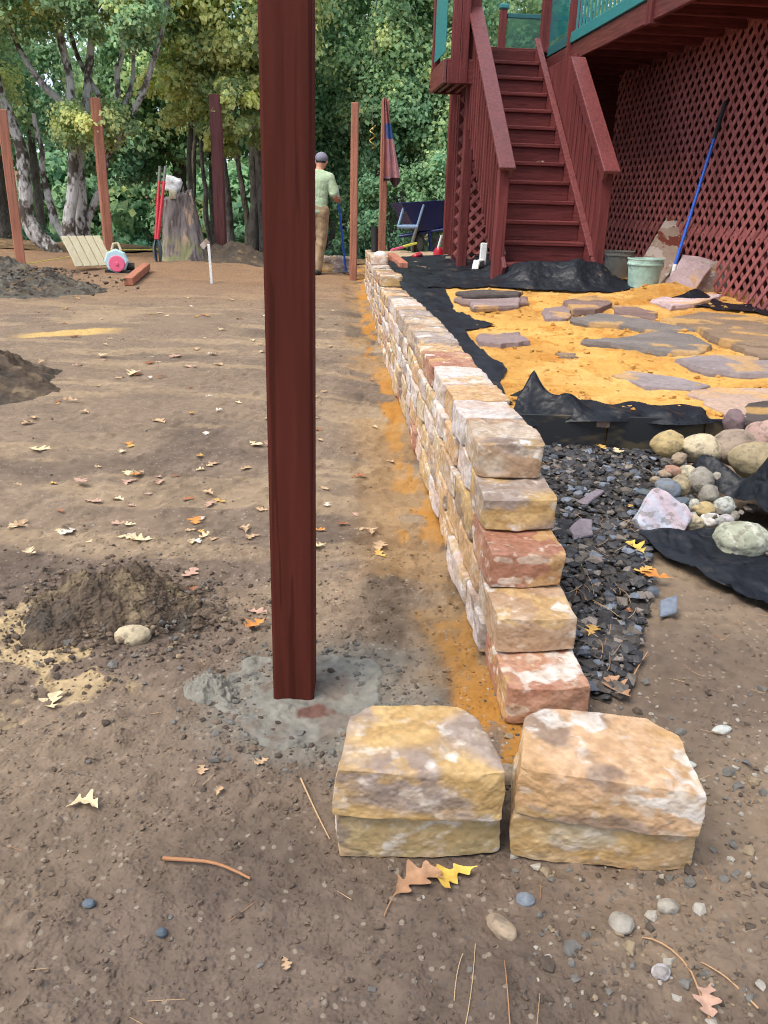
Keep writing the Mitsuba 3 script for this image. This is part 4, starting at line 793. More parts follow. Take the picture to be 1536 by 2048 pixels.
r = np.random.default_rng(96)
V, F = slab([(1.62, 3.72), (1.75, 3.66), (1.98, 3.78), (2.0, 4.0), (1.75, 3.95)], 0.20, 0.245, r, 0.008, (0.1, 0.05))
obj('flagstone', MB().add(V, F, (7.5 / 8, 0.9)), 'mat_flag', label='dark brown slab tipped over the edging above the river stones at right', cat='flagstone')
# leaning slabs by the lattice
def leaning(poly, thick, foot, top_back, name, m, uv, label, cat, seed, wob=0.006):
    """A slab standing on its edge, leaning back: polygon in (across, up along the slab)."""
    V, F = slab(poly, 0, thick, np.random.default_rng(seed), wob)
    a = math.atan2(*top_back)                                      # lean from the vertical
    M = rot([1, 0, 0], math.pi / 2 - a)
    return obj(name, MB().add((V @ M.T) @ rotz(foot[3]).T + foot[:3], F, uv), m, label=label, cat=cat)
leaning([(0.0, 0), (0.18, 0), (0.36, 0.24), (0.46, 0.36), (0.40, 0.42), (0.18, 0.46), (0.10, 0.28), (0.02, 0.20), (-0.03, 0.10)], 0.035, (2.42, 7.40, 0.40, 0.05), (0.55, 0.5), 'flagstone', 'mat_flag', (6.5 / 8, 0.15), 'pale pink flagstone slab leaning back near the lattice', 'flagstone', 97)
V, F = rough_block(np.random.default_rng(98), (0.34, 0.16, 0.30), 10, 0.02, 0.02, 5)
obj('stone_block', MB().add(V + [2.86, 7.72, 0.53], F, (5.5 / 9, 0.4)), 'mat_stone', smooth=True, label='grey-green stone block behind the leaning pink slab', cat='stone block')
V, F = rough_block(np.random.default_rng(99), (0.16, 0.2, 0.42), 10, 0.02, 0.02, 5)
obj('stone_block', MB().add(V + [2.66, 8.55, 0.60], F, (8.5 / 9, 0.8)), 'mat_stone', smooth=True, label='upright grey-brown block between the leaning plank and the blue broom handle', cat='stone block')
V, F = board((2.36, 7.98, 0.42), (2.84, 8.66, 0.98), 0.30, 0.04, (1, -0.3, 0.0), 0.004)
obj('plank', MB().add(V, F, (0.5, 0.5)), 'mat_plank', label='weathered plank with brown drips leaning on the lattice behind the green bucket', cat='plank')

# buckets
def bucket(x, y, z, r0, r1, h, m, label):
    t = thing('bucket', label, 'bucket')
    V, F = lathe([(0.001, 0.004), (r0 * 0.97, 0.0), (r0, 0.012), (r0 + (r1 - r0) * 0.82, h * 0.82), (r1 + 0.006, h * 0.83), (r1 + 0.006, h * 0.87), (r1, h * 0.88), (r1, h * 0.97), (r1 + 0.007, h * 0.975), (r1 + 0.007, h), (r1 - 0.006, h), (r0 - 0.006, 0.02), (0.001, 0.02)], 40)
    obj('tub', (V + [x, y, z], F), m, t, smooth=30)
    a = np.linspace(0, math.pi, 17)
    obj('handle', tube(np.c_[x + (r1 + 0.008) * np.cos(a), y - (r1 * 0.35 + 0.05) * np.sin(a) - 0.0, z + h * 0.9 - 0.10 * np.sin(a)], 0.0025, 6), 'mat_steel', t, smooth=True)
    return t
bucket(2.19, 7.46, 0.385, 0.118, 0.148, 0.315, 'mat_bucket', 'pale green plastic bucket, dusty, standing on the edge of the orange sand')
bucket(2.36, 9.0, 0.41, 0.125, 0.15, 0.27, 'mat_grey_bucket', 'dirty off-white bucket in the shade right of the stair foot')
# broom leaning on the lattice
bt = thing('broom', 'long blue-handled push tool with a black grip leaning on the lattice', 'broom')
top, foot = np.array([2.83, 7.93, 1.98]), np.array([2.47, 7.62, 0.47]); d = top - foot
obj('handle', tube([foot + d * 0.11, foot + d * 0.80], 0.0145, 12), 'mat_blue', bt, smooth=40)
obj('grip', tube([foot + d * 0.80, foot + d * 0.985, foot + d], [0.018, 0.018, 0.010], 12), 'mat_black', bt, smooth=40)
obj('ferrule', tube([foot - d * 0.02, foot + d * 0.115], [0.017, 0.018], 12), 'mat_white', bt, smooth=40)
for q in ((-0.13, -0.03, -0.06), (0.11, 0.03, -0.05)): obj('brace', tube([foot + d * 0.10, foot + np.array(q)], 0.006, 8), 'mat_grip', bt, smooth=40)
V, F = board((2.30, 7.60, 0.415), (2.64, 7.68, 0.425), 0.06, 0.035, (0, 1, 0), 0.004); obj('head', (V, F), 'mat_grip', bt)

# ---------------------------------------------------------------- river stones
CL = dict(ochre='ochre', cream='cream', taupe='taupe', olive='olive-brown', pink='pinkish', mauve='mauve', tan='tan', rust='rusty pink', paleyellow='pale yellow', grey='grey', bluegrey='round blue-grey', slate='dark slate', palegrey='pale grey', pale='small pale', white='white oval', lilac='lilac-grey')
COBLAB = {0: 'ochre curved stone lying against the black edging at the top of the stone pile', 1: 'large cream river stone with an orange fleck at the top of the pile', 2: 'big taupe rounded stone at the back of the pile, right of the cream one', 3: 'big olive-brown boulder at the right edge of the pile',
    4: 'pinkish boulder at the very right edge of the photo', 5: 'upright mauve stone standing in front of the sandy flagstone', 6: 'small tan stone just below the ochre curved stone', 7: 'rusty pink fragment between the small tan stones', 8: 'pale yellow oval pebble above the round blue-grey stone', 9: 'grey-tan stone right below the pale yellow pebble, half under the fabric fold',
    10: 'round blue-grey river stone at the left of the pile', 11: 'olive stone tucked right behind the round blue-grey one', 12: 'grey stone in the middle of the pile by the fabric fold', 13: 'flat slate-blue chip left of the round blue-grey stone', 14: 'pale grey stone at the right, against the fabric fold above the striped stone', 15: 'small pale pebble above the cream oval stones, right one of two',
    16: 'small pale pebble right behind the lilac fragment, left one of two', 17: 'ochre-brown pebble in the middle of the pile above the cream oval', 18: 'cream oval pebble right of the lilac fragment', 19: 'white oval pebble behind the striped boulder', 20: 'lilac-grey pebble resting on the striped boulder', 21: 'dark slate sliver between the blue-grey stone and the pale pebbles',
    22: 'tiny grey pebble right behind the striped boulder', 23: 'tiny pale pebble left of the cream oval', 24: 'small tan stone in the shadow of the fabric, above the blue-grey stone', 25: 'grey stone peeking out under the fabric fold', 26: 'tiny tan pebble at the upper left of the pile', 27: 'small cream pebble under the upper fabric fold'}
for i, (c, x, y, z, rx, rz) in enumerate(COBBLES):
    r = np.random.default_rng(120 + i)
    flat = c == 'slate'
    V, F = pebble(r, rx, (rx + rz) / 2 * r.uniform(0.8, 1.05), rz * (0.6 if flat else 0.92), 14 if rx > 0.03 else 9, r.uniform(0.10, 0.19))
    V = V @ rot([0, 1, 0], r.normal() * 0.15).T @ rotz(r.uniform(-0.5, 0.5)).T
    obj('river_stone', MB().add(V + [x, y, z], F, ((COBN.index(c) + 0.5) / 18, r.random())), 'mat_cobble', smooth=True, label=COBLAB[i], cat='river stone')
r = np.random.default_rng(160)
V, F = pebble(r, 0.092, 0.075, 0.066, 22, 0.13)
obj('river_stone', MB().add(V + [1.215, 2.60, 0.075], F, (16.5 / 18, 0.2)), 'mat_cobble', smooth=True, label='big greenish boulder with pale stripes lying on the black fabric', cat='river stone')
V, F = rough_block(np.random.default_rng(161), (0.165, 0.07, 0.165), 18, 0.012, 0.010, 12, 0, 14)
V = V @ rot([0, 1, 0], 0.6).T @ rot([1, 0, 0], -0.6).T
obj('stone_fragment', MB().add(V + [0.995, 2.775, 0.075], F, (17.5 / 18, 0.4)), 'mat_cobble', smooth=True, label='angular lilac-pink stone fragment propped at the end of the black fabric', cat='stone')
clods('small_river_pebbles', np.c_[np.random.default_rng(162).normal(1.22, 0.09, 90), np.random.default_rng(163).normal(2.95, 0.13, 90)], 0.010, 0.026, np.array([4, 7, 9.0]), 'small pebbles filling the gaps between the river stones', 164, m='mat_chip', zf=lambda x, y: grav_z(x, y) + 0.03)

# single stones lying on the dirt
def one_stone(x, y, rx, ry, rz, c, label, seed, yaw=0.0, n=12, dz=0.0):
    V, F = pebble(np.random.default_rng(seed), rx, ry, rz, n, 0.10)
    obj('loose_stone', MB().add(V @ rotz(yaw).T + [x, y, float(gz(x, y)) + rz * 0.5 + dz], F, ((COBN.index(c) + 0.5) / 18, (seed * 0.37) % 1)), 'mat_cobble', smooth=True, label=label, cat='stone')
one_stone(0.212, 1.022, 0.030, 0.017, 0.016, 'tan', 'oblong tan stone on the dirt below the gap between the loose blocks', 171, -0.9)
one_stone(0.452, 0.958, 0.014, 0.013, 0.011, 'lilac', 'little light blue-grey pebble near the bottom right corner', 172)
one_stone(0.410, 1.040, 0.021, 0.019, 0.013, 'grey', 'round grey stone trodden into the dirt below the right block pair', 173)
one_stone(0.265, 1.42, 0.034, 0.028, 0.022, 'tan', 'tan stone wedged between the block pairs and the wall end', 174)
one_stone(-0.655, 1.93, 0.050, 0.032, 0.028, 'cream', 'crumbly cream lump of clay at the foot of the near dirt mound', 175, 0.1)
one_stone(0.262, 1.095, 0.016, 0.013, 0.009, 'bluegrey', 'flat blue-grey stone just below the fallen yellow leaf', 176)
one_stone(0.66, 1.475, 0.022, 0.010, 0.008, 'palegrey', 'pale grey-green flake of stone on the dirt right of the blocks', 177, -0.3)
one_stone(0.78, 1.59, 0.024, 0.012, 0.010, 'palegrey', 'pale flake of stone at the right edge, above the loose blocks', 178, 0.2)
one_stone(0.50, 1.08, 0.020, 0.014, 0.012, 'grey', 'dull grey stone in the gravelly dirt at lower right', 179)
one_stone(-0.34, 1.01, 0.009, 0.008, 0.007, 'slate', 'small dark pebble on the dirt at lower left, right one of two', 180)
one_stone(-0.475, 1.06, 0.011, 0.009, 0.008, 'slate', 'small dark pebble on the dirt at lower left, left one of two', 181)
r = np.random.default_rng(182)
V, F = slab([(0, 0), (0.05, 0.01), (0.075, 0.09), (0.02, 0.075)], 0, 0.010, r, 0.002, (0.2, 0.1))
obj('slate_piece', MB().add(V + [0.80, 2.12, 0.03], F, (5.5 / 10, 0.2)), 'mat_chip', label='largest blue-grey piece of slate at the edge of the dark gravel', cat='slate piece')
V, F = slab([(0, 0), (0.06, 0.0), (0.075, 0.07), (0.03, 0.09), (-0.01, 0.05)], 0, 0.012, r, 0.002, (0.3, 0.3))
obj('slate_piece', MB().add(V + [0.655, 2.64, 0.06], F, (8.5 / 10, 0.2)), 'mat_chip', label='pale purplish flake of stone in the middle of the dark gravel', cat='slate piece')
V, F = slab([(0, 0), (0.03, -0.02), (0.12, 0.07), (0.09, 0.085)], 0, 0.008, r, 0.002, (0.1, 0.2))
obj('slate_piece', MB().add(V + [0.73, 2.95, 0.075], F, (8.5 / 10, 0.7)), 'mat_chip', label='long lilac sliver of slate high up in the gravel', cat='slate piece')

# ---------------------------------------------------------------- fallen leaves, needles, twigs
def oak_leaf(rng, size, curl=0.42):
    n = 33; t = np.linspace(0, 1, n)
    def edge():
        T = [0, .08, .15, .22, .27, .33, .38, .43, .50, .57, .63, .68, .73, .79, .85, .90, .95, 1.0]
        Wd = np.array([.015, .02, .07, .20, .215, .10, .075, .11, .29, .36, .31, .13, .11, .21, .235, .12, .09, .01]) * (1 + 0.12 * rng.normal(size=18))
        return np.interp(np.clip(t + 0.03 * rng.normal(), 0, 1), T, Wd)
    wl, wr = edge(), edge()
    bend = rng.normal() * 0.15; cy = bend * np.sin(np.pi * t)
    sh = 0.24 * np.maximum(wl, wr)
    rows = [np.c_[t + sh, cy + wl], np.c_[t + sh * 0.4, cy + wl * 0.5], np.c_[t, cy], np.c_[t + sh * 0.4, cy - wr * 0.5], np.c_[t + sh, cy - wr]]
    V = np.array([np.c_[r, np.zeros(n)] for r in rows])
    a, b = rng.uniform(0.1, 0.5) * curl * 2, rng.uniform(-0.3, 0.5) * curl * 2
    V[..., 2] = a * np.abs(V[..., 1] - cy) * 1.3 + b * (V[..., 0] - 0.5) ** 2 * 1.4 + 0.05 * fb(np.c_[V[..., 0].ravel() * 4 + rng.uniform(0, 50), V[..., 1].ravel() * 4, np.zeros(5 * n)], 2).reshape(5, n)
    V[..., 2] -= V[..., 2].min()
    V = V.reshape(-1, 3) - [0.5, 0, 0]
    i, j = (q.ravel() for q in np.meshgrid(np.arange(4), np.arange(n - 1), indexing='ij'))
    F = np.stack([i * n + j, i * n + j + 1, (i + 1) * n + j + 1, (i + 1) * n + j], 1)
    return V * size, F
def on_tread(k): return lambda x, y: np.full(np.shape(x), 0.787 + RISE * k + 0.002)
LNAME = dict(cream='cream-coloured', tan='tan', pale='pale bleached', pink='pinkish-brown', rust='rust-brown', orange='orange', ochre='ochre', yellow='yellow', brown='brown')
def put_leaf(c, x, y, s, seed, label, group=None, zf=gz, yaw=None, dz=0.004):
    r = np.random.default_rng(seed); V, F = oak_leaf(r, s)
    V = V @ rotz(r.uniform(0, 6.28) if yaw is None else yaw).T
    V[:, 2] += zf(V[:, 0] + x, V[:, 1] + y) if zf is gz and False else float(zf(x, y)) + dz
    V[:, :2] += [x, y]
    obj('oak_leaf', MB().add(V, F, ((LEAFN.index(c) + 0.5) / 9, r.random())), 'mat_leaf', smooth=True, label=label, cat='leaf', group=group)
UNIQ = {(835, 1750): 1}
SPECIAL = {('brown', 0): 'large brown oak leaf lying against the front of the left pair of blocks', ('yellow', 0): 'yellow oak leaf on the dirt just right of the large brown leaf',
    ('yellow', 1): 'golden yellow oak leaf on the dark gravel behind the wall', ('pink', -1): 'pinkish oak leaf at the bottom right corner of the photo', ('brown', 1): 'brown lobed leaf on the gravel right behind the right pair of blocks'}
cnt = {}
for i, (c, x, y, s) in enumerate(LEAVES):
    n = cnt.get(c, 0); cnt[c] = n + 1
    lab = SPECIAL.get((c, n)); grp = None; zf = gz
    if c == 'pink' and y < 1.0: lab = SPECIAL[('pink', -1)]
    if (c, n) in (('brown', 0), ('yellow', 0)): y -= 0.035
    on_grav = x > wx(y) and y > 1.6
    if on_grav:
        zf = grav_z
        lab = lab or {'orange': 'orange oak leaf on the gravel beside the black fabric', 'ochre': None, 'cream': 'cream leaf at the far end of the gravel by the edging'}.get(c)
    if lab is None:
        if on_grav: lab, grp = f'small {LNAME[c]} leaf among the dark slate gravel', f'{LNAME[c]} leaves on the gravel'
        else: lab, grp = f'dry {LNAME[c]} oak leaf lying on the bare dirt of the yard', f'{LNAME[c]} oak leaves on the dirt'
    put_leaf(c, x, y, max(s, 0.024) * 1.1, 200 + i, lab, grp, zf, dz=0.012 if on_grav else 0.006)
r = np.random.default_rng(300)
for k in range(150):
    y = 2.6 + 7.5 * r.random() ** 1.4; x = -0.45 - r.normal() * 0.02 + (r.random() * 2 - 1.05) * (0.12 + 0.36 * y) * (0.8 if y < 4 else 0.9)
    if x > wx(y) - 0.12: continue
    c = ['tan', 'cream', 'pink', 'rust', 'ochre', 'pale', 'cream', 'tan', 'cream'][r.integers(9)]
    put_leaf(c, x, y, r.uniform(0.035, 0.085), 400 + k, f'dry {LNAME[c]} oak leaf lying on the bare dirt of the yard', f'{LNAME[c]} oak leaves on the dirt')
for k, lx_, ly_, c in ((4, 2.36, 8.02, 'pale'), (6, 1.98, 8.03, 'tan'), (7, 2.42, 8.02, 'cream')):
    q = W([lx_, ly_ + RUN * k, 0]); put_leaf(c, float(q[0]), float(q[1]), 0.10, 380 + k, {4: 'small pale leaf on a lower step of the wooden stairs', 6: 'tan leaf at the left side of a middle stair tread', 7: 'cream leaf at the right side of a middle stair tread'}[k], zf=on_tread(k))
def needle(name, pts, rad, tone, label, cat, group=None, zf=gz):
    p = np.array(pts, float)
    if p.shape[1] == 2: p = np.c_[p, zf(p[:, 0], p[:, 1]) + rad + 0.004]
    p = spline(p, 9) if len(p) > 2 else np.linspace(p[0], p[1], 5)
    obj(name, MB().add(*tube(p, np.linspace(rad, rad * 0.6, len(p)), 5), (tone, 0.5)), 'mat_needle', smooth=True, label=label, cat=cat, group=group)
needle('dry_grass_stem', [(0.118, 0.80), (0.145, 0.88), (0.165, 0.99)], 0.0009, 1.0, 'long pale dry grass stem at the bottom centre', 'grass stem')
needle('dry_grass_stem', [(0.126, 0.90), (0.133, 0.94), (0.143, 0.965)], 0.0008, 1.0, 'short pale dry grass stem left of the long one', 'grass stem')
needle('pine_needle', [(0.20, 0.82), (0.203, 0.90), (0.206, 0.955)], 0.0012, 0.1, 'reddish pine needle at the bottom, right of the pale stems', 'pine needle')
needle('pine_needle', [(0.235, 0.83), (0.255, 0.91)], 0.0008, 0.6, 'thin tan pine needle right of the reddish one', 'pine needle')
needle('twig', [(0.50, 0.88), (0.50, 0.95), (0.475, 1.00), (0.44, 1.02)], 0.0022, 0.4, 'thin curved twig at lower right', 'twig')
needle('twig', [(0.58, 0.90), (0.545, 0.96), (0.52, 0.975)], 0.0018, 0.5, 'thin pale twig at the right edge near the bottom', 'twig')
needle('twig', [(-0.375, 1.155), (-0.30, 1.152), (-0.215, 1.125)], 0.0045, 0.0, 'flat reddish-brown splinter of wood on the dirt at lower left', 'splinter')
needle('twig', [(-0.155, 1.395), (-0.12, 1.31), (-0.083, 1.22)], 0.0020, 0.8, 'bent straw stalk left of the left pair of blocks', 'stalk')
needle('pine_needle', [(0.02, 1.05), (0.035, 1.09), (0.065, 1.15)], 0.0011, 0.2, 'pair of brown pine needles under the large brown leaf', 'pine needle')
needle('pine_needle', [(0.625, 1.78), (0.66, 1.84), (0.70, 1.905)], 0.0020, 0.4, 'bundle of tan pine needles across the lower end of the gravel', 'pine needle', zf=grav_z)
r = np.random.default_rng(310)
for k in range(46):
    y = 1.78 + 1.7 * r.random(); x0, x1 = wx(y) + 0.26, 0.56 + 0.36 * (y - 1.7)
    x = x0 + (x1 - x0) * r.random(); a = r.uniform(0.6, 2.4); L = r.uniform(0.05, 0.11)
    needle('pine_needle', [(x, y), (x + L * 0.5 * math.cos(a) + 0.006, y + L * 0.5 * math.sin(a)), (x + L * math.cos(a), y + L * math.sin(a))], 0.0011, r.random(), 'thin reddish-brown pine needle on the dark slate gravel', 'pine needle', 'pine needles on the gravel', lambda x, y: grav_z(x, y) + 0.010)
for k in range(64):
    y = 0.75 + 1.6 * r.random(); x = (r.random() * 2 - 1) * (0.2 + 0.5 * y)
    if x > wx(y) - 0.1 and y > 1.5: x = 0.62 + 0.42 * (y - 1.5) + 0.4 * r.random()
    if -0.1 < x < 0.6 and 1.1 < y < 1.45: continue
    a = r.uniform(0, 3.14); L = r.uniform(0.02, 0.055)
    needle('grass_straw', [(x, y), (x + L * math.cos(a), y + L * math.sin(a))], 0.0007, r.random(), 'short dry straw lying on the dirt in the foreground', 'straw', 'straws on the dirt')

# ---------------------------------------------------------------- tools and clutter far down the yard
def plain(name, vf, m, label, cat, smooth=False, uv=(0.5, 0.5)): return obj(name, MB().add(vf[0], vf[1], uv) if not smooth or smooth is True else vf, m, smooth=smooth, label=label, cat=cat)
zt = float(gz(-3.9, 12.2))
# round tool with a pink disc
t = thing('round_tool', 'light blue round tool with a pink face on the dirt below the second post', 'tool')
C = np.array([-3.86, 12.1, zt + 0.16]); ax = np.array([0.12, -1, 0.05]); ax /= np.linalg.norm(ax)
def disc(c, ax, r, th, sides, bev=0.01):
    V, F = lathe([(0.001, -th / 2), (r - bev, -th / 2), (r, -th / 2 + bev), (r, th / 2 - bev), (r - bev, th / 2), (0.001, th / 2)], sides)
    z = np.array(ax) / np.linalg.norm(ax); x = np.cross([0, 0, 1.0], z); x /= np.linalg.norm(x)
    return V @ np.stack([x, np.cross(z, x), z]) + c, F
obj('body', disc(C, ax, 0.165, 0.09, 8, 0.02), 'mat_skyblue', t)
obj('face', disc(C + ax * 0.05 + [0.01, 0, -0.035], ax, 0.112, 0.03, 24), 'mat_pink', t, smooth=40)
obj('hub', disc(C + ax * 0.07 + [0.01, 0, -0.035], ax, 0.025, 0.02, 14, 0.004), 'mat_pink', t, smooth=40)
obj('base', board(C + [-0.17, 0.02, -0.15], C + [0.20, 0.02, -0.15], 0.10, 0.06, (0, 1, 0)), 'mat_black', t)
obj('motor', disc(C + np.array([0.15, 0.10, -0.08]), (1, 0.3, 0), 0.055, 0.13, 16), 'mat_black', t, smooth=40)
obj('handle', tube([C + [-0.06, 0.02, 0.15], C + [-0.03, 0.02, 0.23], C + [0.03, 0.02, 0.24], C + [0.07, 0.02, 0.14]], 0.018, 10), 'mat_pale_wood', t, smooth=True)
plain('timber_offcut', board((-3.30, 10.75, float(gz(-3.3, 10.75)) + 0.055), (-3.52, 12.35, float(gz(-3.5, 12.35)) + 0.07), 0.115, 0.10, (1, 0.14, 0), 0.008), 'mat_cedar', 'short reddish-brown timber lying on the dirt near the round tool', 'timber')
st_ = thing('marker_stake', 'thin white stake with a tan flag standing in the dirt before the stump', 'stake')
z0 = float(gz(-2.38, 11.35)); obj('stake', board((-2.375, 11.35, z0 - 0.03), (-2.395, 11.35, z0 + 0.50), 0.034, 0.018, (1, 0, 0), 0.003), 'mat_white', st_)
obj('tip', board((-2.49, 11.35, z0 + 0.455), (-2.40, 11.35, z0 + 0.545), 0.07, 0.01, (0.7, 0, 0.7), 0.002), 'mat_plank', st_)
# slatted panel leaning at the tree
pt = thing('slatted_panel', 'pale slatted wooden panel leaning at the foot of the lichen-covered tree', 'wooden panel')
zb = float(gz(-4.6, 12.6)) + 0.06
e0, e1 = np.array([-4.52, 12.3, zb]), np.array([-4.10, 12.75, zb]); lean = np.array([-0.26, 0.22, 0.40]); wdt = (e1 - e0)
for k in range(5):
    a = e0 + wdt * (k + 0.5) / 5
    obj('slat', MB().add(*board(a, a + lean, 0.108, 0.022, wdt, 0.004), (0.5, 0.1 * k)), 'mat_pale_wood', pt)
for s in (0.15, 0.85): 
    a = e0 + lean * s + np.array([0, 0.03, -0.02]); obj('batten', MB().add(*board(a, a + wdt, 0.07, 0.03, lean, 0.004), (0.5, 0.5)), 'mat_pale_wood', pt)
# stump with things on it, post-hole digger
SX, SY = -3.52, 14.75; z0 = float(gz(SX, SY)) - 0.1
sp = thing('tree_stump', 'weathered grey tree stump, wider at the foot, with a splintered top', 'tree stump')
n, k = 26, 48; th = np.arange(k) * 2 * np.pi / k; V = []
for i in range(n):
    t_ = i / (n - 1); h = t_ * 1.12
    rad = (0.40 - 0.17 * t_ + 0.10 * math.exp(-t_ * 9)) * (1 + 0.16 * (fb(np.c_[np.cos(th) * 2.3, np.sin(th) * 2.3, th * 0 + t_ * 1.3], 3, 7) - 0.5) * 2 + 0.04 * np.sin(th * 11 + 3 * t_))
    topz = h + (0.14 * (fb(np.c_[np.cos(th) * 3, np.sin(th) * 3, th * 0], 3, 8) - 0.45) if i == n - 1 else 0) + 0.06 * t_ * np.cos(th - 0.3)
    V.append(np.c_[SX - 0.07 * t_ + rad * np.cos(th), SY + rad * np.sin(th), z0 + topz])
V.append(np.tile([[SX - 0.07, SY, z0 + 1.10]], (1, 1))); Vs = np.vstack(V)
i, j = (q.ravel() for q in np.meshgrid(np.arange(n - 1), np.arange(k), indexing='ij'))
F = np.stack([i * k + j, i * k + (j + 1) % k, (i + 1) * k + (j + 1) % k, (i + 1) * k + j], 1); F = np.vstack([F[:, [0, 1, 2]], F[:, [0, 2, 3]], np.stack([(n - 1) * k + np.arange(k), (n - 1) * k + (np.arange(k) + 1) % k, np.full(k, n * k)], 1)])
obj('trunk', (Vs, F), 'mat_stump', sp, smooth=True)
for dx, dy, h in ((0.12, -0.10, 0.26), (0.17, -0.02, 0.15), (0.02, 0.1, 0.14)):
    obj('splinter', trimesh.creation.cone(0.06, h, sections=6).apply_translation([SX - 0.07 + dx, SY + dy, z0 + 1.02]), 'mat_stump', sp)
tz = z0 + 1.08
V, F = rough_block(np.random.default_rng(330), (0.27, 0.2, 0.25), 10, 0.05, 0.02, 4)
plain('plastic_bag', (V @ rot([0, 1, 0], 0.35).T + [SX - 0.13, SY - 0.06, tz + 0.20], F), 'mat_white', 'crumpled white bag sitting on top of the tree stump', 'bag', True)
V, F = lathe([(0.001, 0), (0.06, 0), (0.065, 0.10), (0.05, 0.13), (0.001, 0.13)], 16)
plain('yellow_tub', (V + [SX - 0.10, SY - 0.20, tz - 0.02], F), 'mat_pale_wood', 'small pale yellow tub under the white bag on the stump', 'tub', True)
dg = thing('post_hole_digger', 'red-handled post-hole digger with grey blades leaning on the tree stump', 'post hole digger')
f0 = np.array([-3.80, 14.05, float(gz(-3.8, 14.05))])
for s in (-1, 1):
    a, b = f0 + [0.015 * s, 0, 0.34], f0 + [0.05 + 0.040 * s, 0.32, 1.22]
    obj('handle', tube([a + (b - a) * 0, b], [0.030, 0.026], 12), 'mat_red', dg, smooth=40)
    obj('grip', tube([b, b + (b - a) * 0.26], [0.024, 0.022], 10), 'mat_grip', dg, smooth=40)
    an = np.linspace(-1.1, 1.1, 7); V = []
    for h, r_ in ((0.0, 0.05), (0.12, 0.078), (0.24, 0.075), (0.34, 0.035)):
        V.append(np.c_[f0[0] + s * r_ * np.cos(an), f0[1] + r_ * np.sin(an), np.full(7, f0[2] + h)])
    V = np.array(V).reshape(-1, 3); i, j = (q.ravel() for q in np.meshgrid(np.arange(3), np.arange(6), indexing='ij'))
    obj('blade', (V, np.stack([i * 7 + j, i * 7 + j + 1, (i + 1) * 7 + j + 1, (i + 1) * 7 + j], 1)), 'mat_steel', dg, smooth=True)
zl = float(gz(-4.77, 14.6))
p = np.linspace([-5.02, 11.58, float(gz(-5, 11.6)) + 0.12], [-4.77, 14.5, zl + 0.10], 12); q = np.linspace([-4.77, 14.5, zl + 0.10], [-3.1, 15.45, float(gz(-3.1, 15.4)) + 0.18], 12)
plain('string_line', tube(np.vstack([p, q[1:]]), 0.006, 5), 'mat_yellow', 'yellow-green string line stretched between the left posts close to the ground', 'string', True)

# behind the wall on the right
wz = 0.43
plain('timber_offcut', board((0.00, 10.3, wz + 0.05), (0.13, 8.75, wz + 0.05), 0.09, 0.075, (1, 0.1, 0), 0.006), 'mat_cedar', 'reddish timber lying on the black fabric behind the wall', 'timber')
plain('black_pipe', tube([(-0.22, 11.5, wz - 0.1), (-0.235, 11.52, wz + 0.34)], 0.045, 14), 'mat_black', 'short upright black pipe behind the far end of the wall', 'pipe', True)
r = np.random.default_rng(340); V, F = pebble(r, 0.075, 0.06, 0.05, 8)
plain('white_stone', (V + [-0.13, 10.2, wz + 0.06], F), 'mat_white', 'white stone lying on the wall top by the black pipe', 'stone', True)
lt = thing('ribbon_roll', 'strip of pink and yellow-green tape on the ground by the flag post', 'tape')
obj('pink_part', board((0.00, 11.9, wz + 0.03), (0.16, 12.0, wz + 0.07), 0.06, 0.03, (0, 1, 0)), 'mat_pink', lt); obj('yellow_part', board((0.16, 12.0, wz + 0.075), (0.34, 12.1, wz + 0.12), 0.06, 0.03, (0, 1, 0)), 'mat_yellow', lt)
rc = thing('red_can', 'small red can with a white spout beside the lattice corner', 'can')
V, F = lathe([(0.001, 0), (0.06, 0), (0.065, 0.02), (0.065, 0.10), (0.04, 0.14), (0.001, 0.145)], 18)
obj('can', (V + [0.60, 11.1, wz - 0.02], F), 'mat_red', rc, smooth=40); obj('spout', tube([(0.59, 11.1, wz + 0.11), (0.63, 11.08, wz + 0.27)], 0.016, 10), 'mat_white', rc, smooth=True)
plain('plastic_scrap', board((0.28, 10.6, wz + 0.03), (0.36, 10.75, wz + 0.05), 0.07, 0.06, (1, 0, 0), 0.02), 'mat_red', 'small red plastic piece lying in front of the blue wheelbarrow', 'plastic scrap')
pv = thing('white_pipe', 'angled white plastic pipe standing by the left stair post', 'pipe')
obj('upper_piece', board((0.99, 9.40, 0.46), (1.00, 9.42, 0.70), 0.075, 0.06, (1, 0, 0), 0.01), 'mat_white', pv)
obj('elbow', board((0.985, 9.38, 0.50), (0.90, 9.20, 0.49), 0.07, 0.06, (0, 0, 1), 0.01), 'mat_white', pv)
obj('lower_piece', board((0.91, 9.20, 0.52), (0.865, 9.05, 0.36), 0.07, 0.06, (1, 0, 0), 0.01), 'mat_white', pv)
V, F = rough_block(np.random.default_rng(345), (0.26, 0.18, 0.10), 6, 0.02, 0.01, 3)
plain('concrete_pier', (V + [0.80, 10.7, 0.42], F), 'mat_concrete', 'pale concrete pier block under the left lattice corner', 'concrete block', True)
